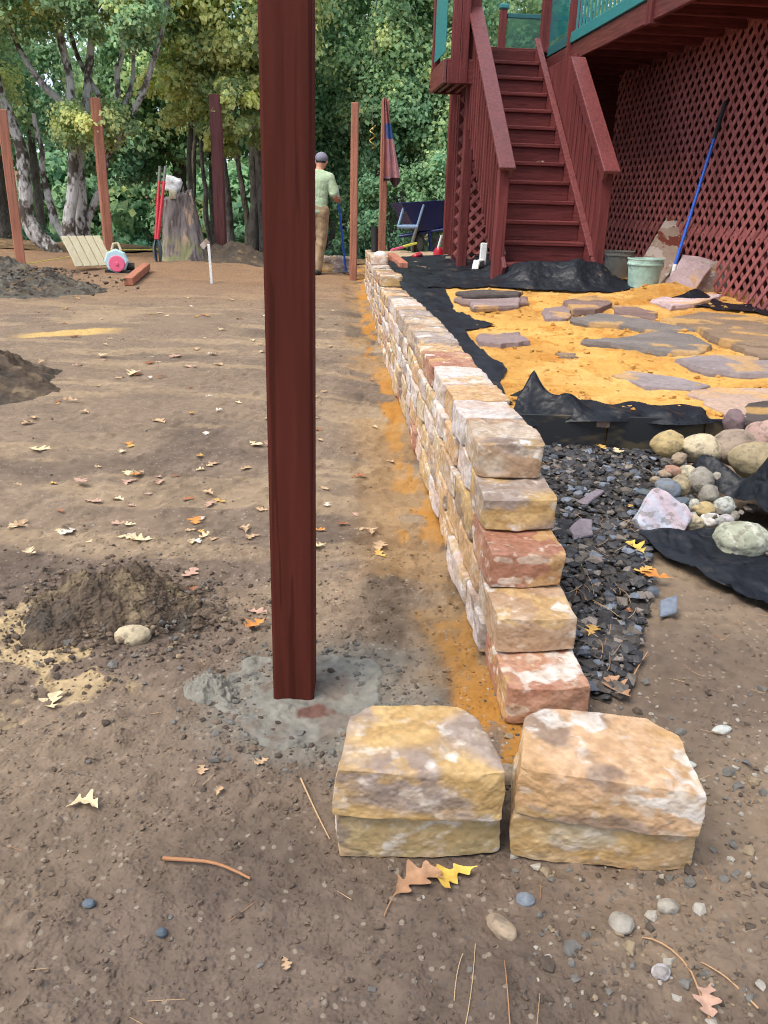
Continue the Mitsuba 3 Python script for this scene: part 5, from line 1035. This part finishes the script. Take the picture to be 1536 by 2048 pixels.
# wheelbarrow
wbk = thing('wheelbarrow', 'dark blue wheelbarrow with light blue struts parked by the trees', 'wheelbarrow')
B = np.array([0.52, 12.4, 0.36])
rect = lambda w, l, z, ox=0: np.array([[-w + ox, -l, z], [w + ox, -l, z], [w + ox, l, z], [-w + ox, l, z]])
lo, hi, hi2 = rect(0.24, 0.20, 0.36, 0.03), rect(0.45, 0.34, 0.74), rect(0.42, 0.31, 0.73)
V = np.vstack([lo, hi, hi2, rect(0.22, 0.18, 0.39, 0.03)]) @ rotz(0.25).T @ rot([0, 1, 0], -0.08).T
F = []
for a, b in ((0, 4), (4, 8), (8, 12)):
    for k in range(4): F.append([a + k, a + (k + 1) % 4, b + (k + 1) % 4, b + k])
F += [[3, 2, 1, 0], [12, 13, 14, 15]]
obj('tray', (V + B, np.array(F)), 'mat_barrow', wbk)
for s in (-1, 1):
    obj('handle', tube([B + [0.45, 0.20 * s, 0.42], B + [0.1, 0.18 * s, 0.36], B + [-0.42, 0.10 * s, 0.26]], 0.022, 10), 'mat_barrow', wbk, smooth=True)
    obj('grip', tube([B + [0.45, 0.20 * s, 0.42], B + [0.66, 0.21 * s, 0.62]], 0.024, 10), 'mat_white' if s < 0 else 'mat_black', wbk, smooth=True)
    obj('leg', tube([B + [0.30, 0.19 * s, 0.40], B + [0.24, 0.20 * s, 0.0], B + [0.06, 0.20 * s, 0.0], B + [0.0, 0.19 * s, 0.36]], 0.018, 8), 'mat_barrow', wbk, smooth=True)
    obj('strut', tube([B + [-0.36 + 0.13 * (s + 1), -0.34, 0.70], B + [-0.44 + 0.13 * (s + 1), -0.30, 0.40]], 0.018, 8), 'mat_steel_blue', wbk, smooth=True)
obj('crossbar', tube([B + [-0.45, -0.30, 0.40], B + [-0.17, -0.30, 0.41]], 0.026, 8), 'mat_steel_blue', wbk, smooth=True)
w = obj('wheel', disc(B + np.array([-0.16, -0.12, 0.17]), (1.0, -0.55, 0), 0.17, 0.085, 24, 0.03), 'mat_black', wbk, smooth=40)
obj('rim', disc(B + np.array([-0.16, -0.12, 0.17]), (1.0, -0.55, 0), 0.10, 0.10, 18, 0.01), 'mat_grip', w, smooth=40)
obj('fork', tube([B + [-0.18, -0.30, 0.40], B + [-0.24, -0.28, 0.18], B + [-0.22, -0.22, 0.06]], 0.024, 8), 'mat_grip', wbk, smooth=True)
# flag draped over the post
def drape():
    n, m = 40, 22; V, U = [], []
    prof = [(0, 0.075), (0.06, 0.10), (0.25, 0.13), (0.45, 0.16), (0.8, 0.20), (1.0, 0.20)]
    for i in range(n):
        t_ = i / (n - 1); z = 2.50 - 1.16 * t_; wd = np.interp(t_, [a for a, _ in prof], [b for _, b in prof])
        for j in range(m):
            s = j / (m - 1)
            V.append([-0.17 + 0.10 * t_ + wd * (s - 0.32) * (0.55 + 0.75 * t_), 13.52 - 0.035 * math.sin(s * 15 + 2.0 * t_) - 0.05 * math.sin(math.pi * s) - 0.02, z + (0.06 * math.sin(s * 7) * t_ if i == n - 1 else 0)])
            U.append([(0.1 if t_ < 0.30 else 0.35 if t_ < 0.47 and s > 0.30 else 0.6 if s > 0.42 and t_ < 0.94 else 0.9 if t_ >= 0.94 else 0.1), 0.5])
    i, j = (q.ravel() for q in np.meshgrid(np.arange(n - 1), np.arange(m - 1), indexing='ij'))
    return MB().add(V, np.stack([i * m + j, i * m + j + 1, (i + 1) * m + j + 1, (i + 1) * m + j], 1), np.array(U))
obj('draped_flag', drape(), 'mat_flagcloth', smooth=True, label='faded red and blue flag hanging in folds from the top of the far post', cat='flag')
a = np.linspace(0, 14, 60); gold = np.c_[-0.33 + 0.035 * np.cos(a), 13.2 + 0.035 * np.sin(a), 2.10 - 0.30 * np.linspace(0, 1, 60)]
ho = thing('hanging_ornament', 'thin twisted gold ornament hanging in front of the trees left of the flag', 'ornament')
obj('spiral', tube(gold, 0.009, 6), 'mat_gold', ho, smooth=True); obj('cord', tube([(-0.33, 13.2, 2.09), (-0.33, 13.35, 3.0), (-0.30, 13.6, 4.6)], 0.0025, 5), 'mat_grip', ho, smooth=True)

# ---------------------------------------------------------------- person
PX, PY, S = -1.135, 12.95, 1.0
J = dict(pel=((0, 0, 0.93), 0.135, (1.15, 0.85, 1)), bel=((0.01, 0.03, 1.08), 0.125, (1.15, 0.85, 1)), che=((0.02, 0.06, 1.27), 0.135, (1.2, 0.85, 1)), neb=((0.04, 0.09, 1.42), 0.065), nek=((0.055, 0.12, 1.49), 0.055), hed=((0.075, 0.15, 1.585), 0.088, (0.88, 1.05, 1.2)), chin=((0.09, 0.21, 1.525), 0.045), nose=((0.10, 0.262, 1.575), 0.015),
    shr=((0.205, 0.06, 1.36), 0.062), elr=((0.275, 0.03, 1.115), 0.045), wrr=((0.285, 0.24, 1.06), 0.030), shl=((-0.17, 0.08, 1.36), 0.062), ell=((-0.23, 0.10, 1.11), 0.045), wrl=((0.03, 0.33, 1.13), 0.030),
    hpr=((0.085, 0, 0.90), 0.095), knr=((0.085, 0.03, 0.50), 0.060), anr=((0.02, -0.02, 0.085), 0.042), hpl=((-0.085, 0, 0.90), 0.095), knl=((-0.10, 0.06, 0.50), 0.060), anl=((-0.13, 0.04, 0.085), 0.042),
    ear=((0.155, 0.14, 1.575), 0.018), eal=((-0.005, 0.14, 1.575), 0.018), her=((0.02, -0.06, 0.035), 0.035), tor=((0.04, 0.14, 0.03), 0.032), hel=((-0.13, 0.0, 0.035), 0.035), tol=((-0.16, 0.2, 0.03), 0.032),
    par=((0.300, 0.285, 1.055), 0.030, (0.6, 1, 1)), pal_=((0.075, 0.36, 1.13), 0.030, (0.6, 1, 1)))
B_ = [('pel', 'bel'), ('bel', 'che'), ('che', 'neb', 'shr'), ('che', 'neb', 'shl'), ('neb', 'nek'), ('nek', 'hed'), ('hed', 'chin'), ('hed', 'nose'), ('hed', 'ear'), ('hed', 'eal'), ('shr', 'elr'), ('elr', 'wrr'), ('wrr', 'par'), ('shl', 'ell'), ('ell', 'wrl'), ('wrl', 'pal_'), ('pel', 'hpr'), ('hpr', 'knr'), ('knr', 'anr'), ('pel', 'hpl'), ('hpl', 'knl'), ('knl', 'anl'), ('anr', 'her', 'tor'), ('anl', 'hel', 'tol')]
def finger(tag_, base, dirs, L, r_):
    p = np.array(base, float); prev = f'{tag_}0'; J[prev] = (tuple(p), r_); 
    for q, d in enumerate(dirs):
        p = p + np.array(d) * L; k = f'{tag_}{q + 1}'; J[k] = (tuple(p), r_ * (0.95 - 0.12 * q)); B_.append((prev, k)); prev = k
for q in range(4):
    zz = 1.078 - 0.017 * q; finger(f'fr{q}', (0.305, 0.305, zz), ((0.5, 0.86, 0), (0.95, -0.1, 0), (0.2, -0.95, 0)), 0.027 - 0.003 * (q == 3), 0.0085)
    zz = 1.152 - 0.017 * q; finger(f'fl{q}', (0.10, 0.375, zz), ((0.9, 0.4, 0), (0.8, -0.6, 0), (-0.3, -0.95, 0)), 0.027 - 0.003 * (q == 3), 0.0085)
finger('tr', (0.295, 0.275, 1.085), ((0.75, 0.1, 0.6), (0.9, 0.35, -0.2)), 0.03, 0.010); finger('tl', (0.08, 0.345, 1.16), ((0.8, -0.1, 0.5), (0.9, 0.3, -0.1)), 0.03, 0.010)
pz = float(gz(PX, PY)); OFF = np.array([PX, PY, pz])
pe = thing('person', 'person seen from behind in pale green shirt, tan trousers and grey cap', 'person')
V, F = smooth_body(hull_chain(J, B_, 20), 0.022, 5); obj('body', (V + OFF, F), 'mat_skin', pe, smooth=True)
def grown(d, g): return {k: (v[0], v[1] + g, *v[2:]) for k, v in d.items()}
Js = grown(J, 0.018); Js['hem'] = ((0.0, 0.0, 0.90), 0.155, (1.12, 0.85, 0.5)); Js['slr'] = ((0.262, 0.035, 1.16), 0.072); Js['sll'] = ((-0.215, 0.095, 1.16), 0.070); Js['neb'] = ((0.035, 0.08, 1.40), 0.082); Js['shr'] = ((0.20, 0.06, 1.355), 0.078); Js['shl'] = ((-0.165, 0.08, 1.355), 0.078)
V, F = smooth_body(hull_chain(Js, [('hem', 'bel'), ('bel', 'che'), ('che', 'neb', 'shr'), ('che', 'neb', 'shl'), ('shr', 'slr'), ('shl', 'sll')], 24), 0.02, 6)
V = V + 0.012 * (fb(V * 9, 3, 4) - 0.5)[:, None] * np.array([1, 1, 0]); obj('shirt', (V + OFF, F), 'mat_shirt', pe, smooth=True)
Jt = grown({k: J[k] for k in ('pel', 'hpr', 'knr', 'anr', 'hpl', 'knl', 'anl')}, 0.022); Jt['anr'] = (J['anr'][0], 0.072); Jt['anl'] = (J['anl'][0], 0.072); Jt['pel'] = ((0, 0, 0.93), 0.148, (1.1, 0.85, 0.9))
V, F = smooth_body(hull_chain(Jt, [('pel', 'hpr'), ('hpr', 'knr'), ('knr', 'anr'), ('pel', 'hpl'), ('hpl', 'knl'), ('knl', 'anl')], 22), 0.02, 6)
V = V + 0.022 * (fb(V * [10, 10, 6], 3, 5) - 0.5)[:, None] * np.array([1, 1, 0]); obj('trousers', (V + OFF, F), 'mat_trousers', pe, smooth=True)
Jc = dict(a=((0.075, 0.145, 1.628), 0.098, (0.95, 1.1, 0.85)), b=((0.09, 0.30, 1.612), 0.05, (1.2, 1, 0.18)))
V, F = smooth_body(hull_chain(Jc, [('a',), ('b', )], 26) + m3.Manifold.batch_hull([m3.Manifold.sphere(0.06, 20).scale((1.2, 1, 0.15)).translate((0.085, 0.21, 1.612)), m3.Manifold.sphere(0.05, 20).scale((1.2, 1, 0.15)).translate((0.09, 0.30, 1.606))]), 0.02, 3)
obj('cap', (V + OFF, F), 'mat_cap', pe, smooth=True)
for s in ('r', 'l'):
    Jh = grown({k: J[k] for k in (f'an{s}', f'he{s}', f'to{s}')}, 0.013); V, F = smooth_body(hull_chain(Jh, [tuple(Jh)], 18), 0.02, 3); V[:, 2] = np.maximum(V[:, 2], 0.0)
    obj('shoe', (V + OFF, F), 'mat_black', pe, smooth=True)
Jq = dict(a=((0.072, 0.135, 1.585), 0.089, (0.92, 0.95, 0.62)),); V, F = smooth_body(hull_chain(Jq, [('a',)], 20), 0.02, 2); V[:, 1] = np.minimum(V[:, 1], 0.165)
obj('hair', (V + OFF, F), 'mat_black', pe, smooth=True)
rk = thing('long_handled_tool', 'long blue handle of a tool with a white end held by the person', 'tool')
p0, p1 = OFF + [0.29, 0.32, 1.26], OFF + [0.43, 0.46, 0.03]; d = p1 - p0
obj('handle', tube([p0 + d * 0.14, p1], 0.0165, 12), 'mat_blue', rk, smooth=40); obj('end_grip', tube([p0, p0 + d * 0.14], 0.021, 12), 'mat_white', rk, smooth=40); obj('blade', board(p1 + [-0.12, 0, 0.02], p1 + [0.12, 0.02, 0.02], 0.10, 0.02, (0, 0.4, 1)), 'mat_steel', rk)

# ---------------------------------------------------------------- trees
def leaves(rng, cen, out, size, tone, bright):
    """Folded leaf blades at the points cen, two triangles each."""
    n = len(cen); d = rng.normal(size=(n, 3)); d[:, 2] -= 0.35; d /= np.linalg.norm(d, axis=1, keepdims=True)
    u = 0.75 * rng.normal(size=(n, 3)) + out + [0, 0, 0.5]; d -= u * ((d * u).sum(1) / (u * u).sum(1))[:, None] * 0.9; d /= np.linalg.norm(d, axis=1, keepdims=True); s = np.cross(d, u); s /= np.linalg.norm(s, axis=1, keepdims=True) + 1e-9; up = np.cross(s, d)
    L = size * rng.uniform(0.5, 1.15, (n, 1)); w = L * rng.uniform(0.30, 0.46, (n, 1))
    V = np.stack([cen - d * L * 0.5, cen + s * w + up * w * 0.35, cen + d * L * 0.5, cen - s * w + up * w * 0.35], 1)
    F = (np.array([[0, 1, 2], [0, 2, 3]])[None] + 4 * np.arange(n)[:, None, None]).reshape(-1, 3)
    nn = out + [0, 0, 0.65] + 0.35 * rng.normal(size=(n, 3)); nn /= np.linalg.norm(nn, axis=1, keepdims=True)
    return V.reshape(-1, 3), F, np.repeat(nn, 4, 0)
def crown(mb, rng, lobes, per, size, tone, spread=0.16, up=1.1):
    """lobes: (x, y, z, rx, ry, rz, n clumps); clumps sit towards the outside of each lobe and hang a little."""
    for (x, y, z, rx, ry, rz, n) in lobes:
        q = rng.normal(size=(n, 3)); q /= np.linalg.norm(q, axis=1, keepdims=True); q *= rng.uniform(0.35, 1.0, (n, 1)) ** 0.6
        c = q * [rx, ry, rz] + [x, y, z]
        rc = rng.uniform(0.55, 1.25, n) * (rx * ry * rz) ** (1 / 3) * 0.30
        ct, cb = tone + spread * rng.normal(size=n), rng.uniform(0.25, 0.75, n)
        m = np.maximum(8, (3.0 * per * rng.uniform(0.6, 1.4, n))).astype(int); i = np.repeat(np.arange(n), m)
        o = rng.normal(size=(len(i), 3)) * [0.55, 0.55, 0.42]; 
        P = c[i] + o * rc[i][:, None]; P[:, 2] -= 0.25 * rc[i] * (o[:, 0] ** 2 + o[:, 1] ** 2)
        on = o / (np.linalg.norm(o, axis=1, keepdims=True) + 1e-6) + 0.6 * q[i]
        Vl, Fl, Nl = leaves(rng, P, on, size, None, None)
        mb.add(Vl, Fl, np.repeat(np.c_[np.clip(ct[i] + 0.1 * rng.normal(size=len(i)), 0, 1), np.clip(cb[i] + 0.2 * rng.normal(size=len(i)), 0, 1)], 4, 0)); mb.nrm = getattr(mb, 'nrm', []) + [Nl]
def leafy(name, mb, parent=None, label=None, cat=None, kind=None):
    """Leaves shade by their clump's curvature: the normals lean out of the clump."""
    k = new_key(name, parent); V, F = mb.mesh()
    scene[k] = {'type': 'ply', 'filename': meshkit.write_ply((V, F), False, mb.uvs(), None, normals=np.vstack(mb.nrm)), 'face_normals': False, 'bsdf': {'type': 'ref', 'id': 'mat_foliage'}}
    if label: tag(k, label, cat, None, kind)
    return k
def limb(rng, pts, r0, r1, sides=10, n=26, wob=0.04, lich=0.4):
    p = spline(pts, n); p = p + wob * (np.stack([fb(p * 1.7 + 10 * k, 3, 31 + k) for k in range(3)], -1) - 0.5) * 2
    rad = np.linspace(r0, r1, n) * (1 + 0.25 * (fb(p * 3.1, 2, 40) - 0.5))
    V, F = tube(p, rad, sides)
    m = len(V); c = np.repeat(p, sides, 0); dlt = V[:n * sides] - c; V[:n * sides] = c + dlt * (1 + 0.5 * (fb(V[:n * sides] * 6, 3, 50) - 0.5))[:, None]
    return MB().add(V, F, (lich, 0.5))
def tree(name, label, trunks, lobes, per, size, tone, seed, group=None, lich=0.15, cat='tree', spread=0.16):
    rng = np.random.default_rng(seed); t = thing(name, label, cat, group)
    for pts, r0, r1 in trunks: obj('trunk', limb(rng, pts, r0, r1, lich=lich), 'mat_bark', t, smooth=True)
    mb = MB(); crown(mb, rng, lobes, per, size, tone, spread); leafy('crown', mb, t)
    return t
# the lichen-covered clump of trunks at left
rng = np.random.default_rng(500)
t = thing('oak_tree', 'many-stemmed tree with pale lichen-covered trunks at the left', 'tree')
for r0, pts in TRUNKS:
    pts = [tuple(pts[0][:2]) + (pts[0][2] - 0.7,)] + [tuple(q) for q in pts[1:]]
    obj('trunk', limb(rng, pts, r0 * 0.95, r0 * 0.38, 12, 40, 0.07, 1.0), 'mat_bark', t, smooth=True)
for pts, r0 in (([(-4.95, 15.3, 1.7), (-4.3, 15.1, 2.4), (-3.7, 14.9, 3.6), (-3.4, 15.2, 5.0)], 0.07), ([(-5.5, 15.3, 2.4), (-6.0, 15.0, 3.1), (-6.4, 15.2, 4.4)], 0.07), ([(-5.0, 15.5, 2.6), (-5.5, 15.8, 3.8), (-5.4, 16, 5.2)], 0.05), ([(-4.9, 15.5, 2.0), (-4.5, 15.9, 3.2), (-4.6, 16.2, 5)], 0.05)):
    obj('branch', limb(rng, pts, r0, 0.02, 8, 24, 0.06, 0.8), 'mat_bark', t, smooth=True)
mb = MB()
crown(mb, rng, [(-5.0, 15.0, 2.15, 0.75, 0.5, 0.35, 34)], 60, 0.075, 0.80, 0.10)
crown(mb, rng, [(-6.2, 14.9, 4.3, 1.3, 1.0, 1.0, 46), (-4.7, 14.8, 4.25, 1.0, 0.7, 0.7, 30), (-5.6, 14.6, 4.9, 1.4, 0.7, 0.7, 36), (-4.0, 15.3, 5.4, 1.3, 1.2, 0.7, 30), (-5.6, 15.6, 5.9, 1.6, 1.3, 0.9, 40), (-7.2, 15.4, 3.3, 0.8, 0.8, 1.1, 22), (-5.9, 14.3, 4.0, 0.9, 0.5, 0.6, 30), (-4.6, 14.2, 5.0, 1.1, 0.5, 0.6, 34), (-6.6, 14.2, 5.2, 0.8, 0.5, 0.7, 24), (-4.2, 14.4, 3.7, 0.8, 0.4, 0.5, 22), (-5.3, 14.2, 5.6, 1.0, 0.4, 0.5, 26)], 75, 0.085, 0.72, 0.14)
leafy('crown', mb, t)
G = 'trees of the wood behind the yard'
tree('bay_tree', 'bright yellow-green leafy tree hanging over the yard left of the tall post', [([(-2.6, 18.5, -1.2), (-2.7, 18.4, 2.0), (-2.5, 18.2, 5.5), (-2.2, 18, 8)], 0.16, 0.07), ([(-3.4, 18.9, -1.2), (-3.6, 18.8, 2.0), (-3.9, 18.6, 6)], 0.11, 0.05)],
    [(-2.8, 16.4, 4.5, 1.5, 0.9, 1.4, 80), (-3.7, 16.0, 4.2, 0.7, 0.6, 0.8, 26), (-2.9, 16.0, 2.6, 0.45, 0.4, 0.5, 16), (-3.3, 16.4, 3.3, 0.9, 0.7, 0.6, 30), (-3.9, 17.2, 2.9, 0.8, 0.6, 0.7, 24), (-2.5, 16.4, 3.2, 0.6, 0.6, 0.75, 26), (-2.3, 16.9, 2.4, 0.5, 0.6, 0.55, 12), (-3.2, 16.9, 2.1, 0.35, 0.4, 0.4, 8), (-2.8, 17.4, 6.6, 1.8, 1.4, 1.2, 40)], 95, 0.11, 0.88, 501, spread=0.13)
tree('bay_tree', 'dark green dense tree close behind the tall post', [([(-1.5, 20.5, -1.8), (-1.5, 20.4, 2), (-1.3, 20.3, 7)], 0.2, 0.08)],
    [(-1.5, 19.6, 3.4, 1.2, 1.1, 2.2, 70), (-1.7, 19.4, 1.2, 1.1, 0.9, 0.9, 26), (-1.0, 19.8, 6.5, 1.6, 1.3, 1.2, 40)], 90, 0.115, 0.42, 502)
tree('bay_tree', 'tall hazy-green tree filling the gap between the tall post and the stairs', [([(0.1, 19.2, -1.5), (0.1, 19.1, 3), (0.2, 19, 8)], 0.2, 0.09), ([(0.9, 19.6, -1.5), (1.0, 19.5, 3), (1.1, 19.4, 7)], 0.13, 0.06)],
    [(-0.3, 17.9, 4.6, 1.35, 1.0, 1.5, 72), (0.95, 17.9, 4.2, 1.1, 1.0, 1.4, 56), (0.0, 17.8, 2.6, 1.1, 0.8, 0.9, 46), (1.1, 17.8, 2.4, 0.9, 0.8, 1.0, 42), (0.3, 18.0, 6.7, 1.9, 1.3, 1.1, 46)], 95, 0.105, 0.58, 503, spread=0.14)
tree('laurel_bush', 'green shrub filling the space under the trees behind the wheelbarrow', [([(0.6, 17.2, -0.9), (0.6, 17.1, 0.6)], 0.05, 0.02)],
    [(0.1, 16.9, 0.95, 0.8, 0.6, 0.75, 34), (1.1, 16.7, 1.25, 0.8, 0.6, 0.9, 40), (1.9, 16.8, 1.4, 0.8, 0.6, 1.0, 30), (-0.7, 17.2, 0.6, 0.5, 0.5, 0.6, 16)], 75, 0.085, 0.42, 504, cat='shrub')
tree('sapling', 'bright yellow-green sapling just left of the tall post, low down', [([(-1.72, 15.2, -0.1), (-1.70, 15.2, 0.8), (-1.62, 15.2, 1.7)], 0.018, 0.008)],
    [(-1.68, 15.2, 1.15, 0.22, 0.2, 0.55, 16), (-1.84, 15.2, 0.75, 0.20, 0.15, 0.35, 9), (-1.60, 15.2, 1.7, 0.18, 0.15, 0.3, 6)], 30, 0.075, 0.88, 505, cat='sapling', spread=0.07)
for i, (x, y, h, w, tone, lab) in enumerate([(-9.9, 20, 7, 2.2, 0.55, 'tree at the far left edge behind the lichen-covered trunks'), (-5.4, 22, 6.2, 1.9, 0.5, 'dark tree behind the lichen-covered trunks'), (-4.6, 23, 8.5, 2.3, 0.46, 'dark tree standing behind the stump'), (-0.4, 25, 9, 2.6, 0.52, 'large dim tree behind the two far posts'),
        (3.2, 22.5, 8, 2.3, 0.62, 'yellowish tree seen over the stair landing'), (4.6, 25, 6.3, 1.6, 0.5, 'green tree seen through the deck railing'), (2.2, 27, 8.2, 2.8, 0.40, 'green tree far behind the stairs'), (-11.5, 26, 9, 3.0, 0.42, 'dark tree far off at the left edge')]):
    r = np.random.default_rng(520 + i); zb = float(gz(x, y)) - 0.3
    tree('bay_tree', lab, [([(x, y, zb), (x + r.normal() * 0.3, y, h * 0.4), (x + r.normal() * 0.5, y, h)], 0.24, 0.08)] + ([([(x + 0.9, y + 0.3, zb), (x + 1.0, y + 0.2, h * 0.4), (x + 1.2, y, h * 0.8)], 0.14, 0.05)] if i % 2 else []),
        [(x, y - 0.6, h * 0.62, w, w * 0.7, h * 0.26, 70), (x - w * 0.5, y - 1.0, h * 0.36, w * 0.6, w * 0.45, h * 0.14, 26), (x + w * 0.5, y - 1.0, h * 0.40, w * 0.6, w * 0.45, h * 0.14, 26)], 85, 0.15, tone, 540 + i)
# bare dark trunks in the shade
for i, (x, y, r0, ln) in enumerate([(-4.1, 17.4, 0.07, 0.3), (-3.75, 18.0, 0.06, -0.2), (-3.0, 19, 0.16, 0.1), (-2.4, 18.6, 0.12, -0.1), (-2.05, 19.4, 0.14, 0.05), (-4.6, 19.5, 0.08, 0.5), (-1.2, 20.5, 0.10, 0.2), (-3.3, 20.5, 0.08, -0.5)]):
    r = np.random.default_rng(560 + i); zb = float(gz(x, y)) - 0.2
    t = thing('bare_trunk', 'slim dark bare trunk in the shade of the wood', 'tree trunk', 'bare trunks in the shade of the wood')
    obj('trunk', limb(r, [(x, y, zb), (x + ln * 0.4, y, 1.5), (x + ln, y + 0.2, 4.5)], r0, r0 * 0.5, 9, 20, 0.08, 0.1), 'mat_bark', t, smooth=True)
# the far wood, one mass
mb = MB(); r = np.random.default_rng(600)
lob = []
for k in range(26): 
    x = -26 + 2.1 * k + r.normal() * 0.6; y = 32 + r.uniform(0, 8); h = r.uniform(5.5, 8.5) * (0.72 if -15.5 < x < -9.5 else 1)
    lob += [(x, y, h * 0.35 - 0.5, 2.3, 1.8, h * 0.52, 42), (x + 1, y - 3, 0.2, 1.6, 1.2, 1.7, 16)]
crown(mb, r, lob, 52, 0.30, 0.45, 0.14)
leafy('far_wood', mb, label='dim mass of trees far behind the yard', cat='wood', kind='stuff')
mb = MB(); lob = [(-9 + 1.1 * k + r.normal() * 0.4, 22 + r.uniform(-3, 5), -0.9 + r.uniform(0, 0.7), 0.9, 0.9, 0.6, 12) for k in range(18)]
crown(mb, r, lob, 40, 0.14, 0.22, 0.14)
leafy('undergrowth', mb, label='dark undergrowth on the slope below the wood', cat='undergrowth', kind='stuff')
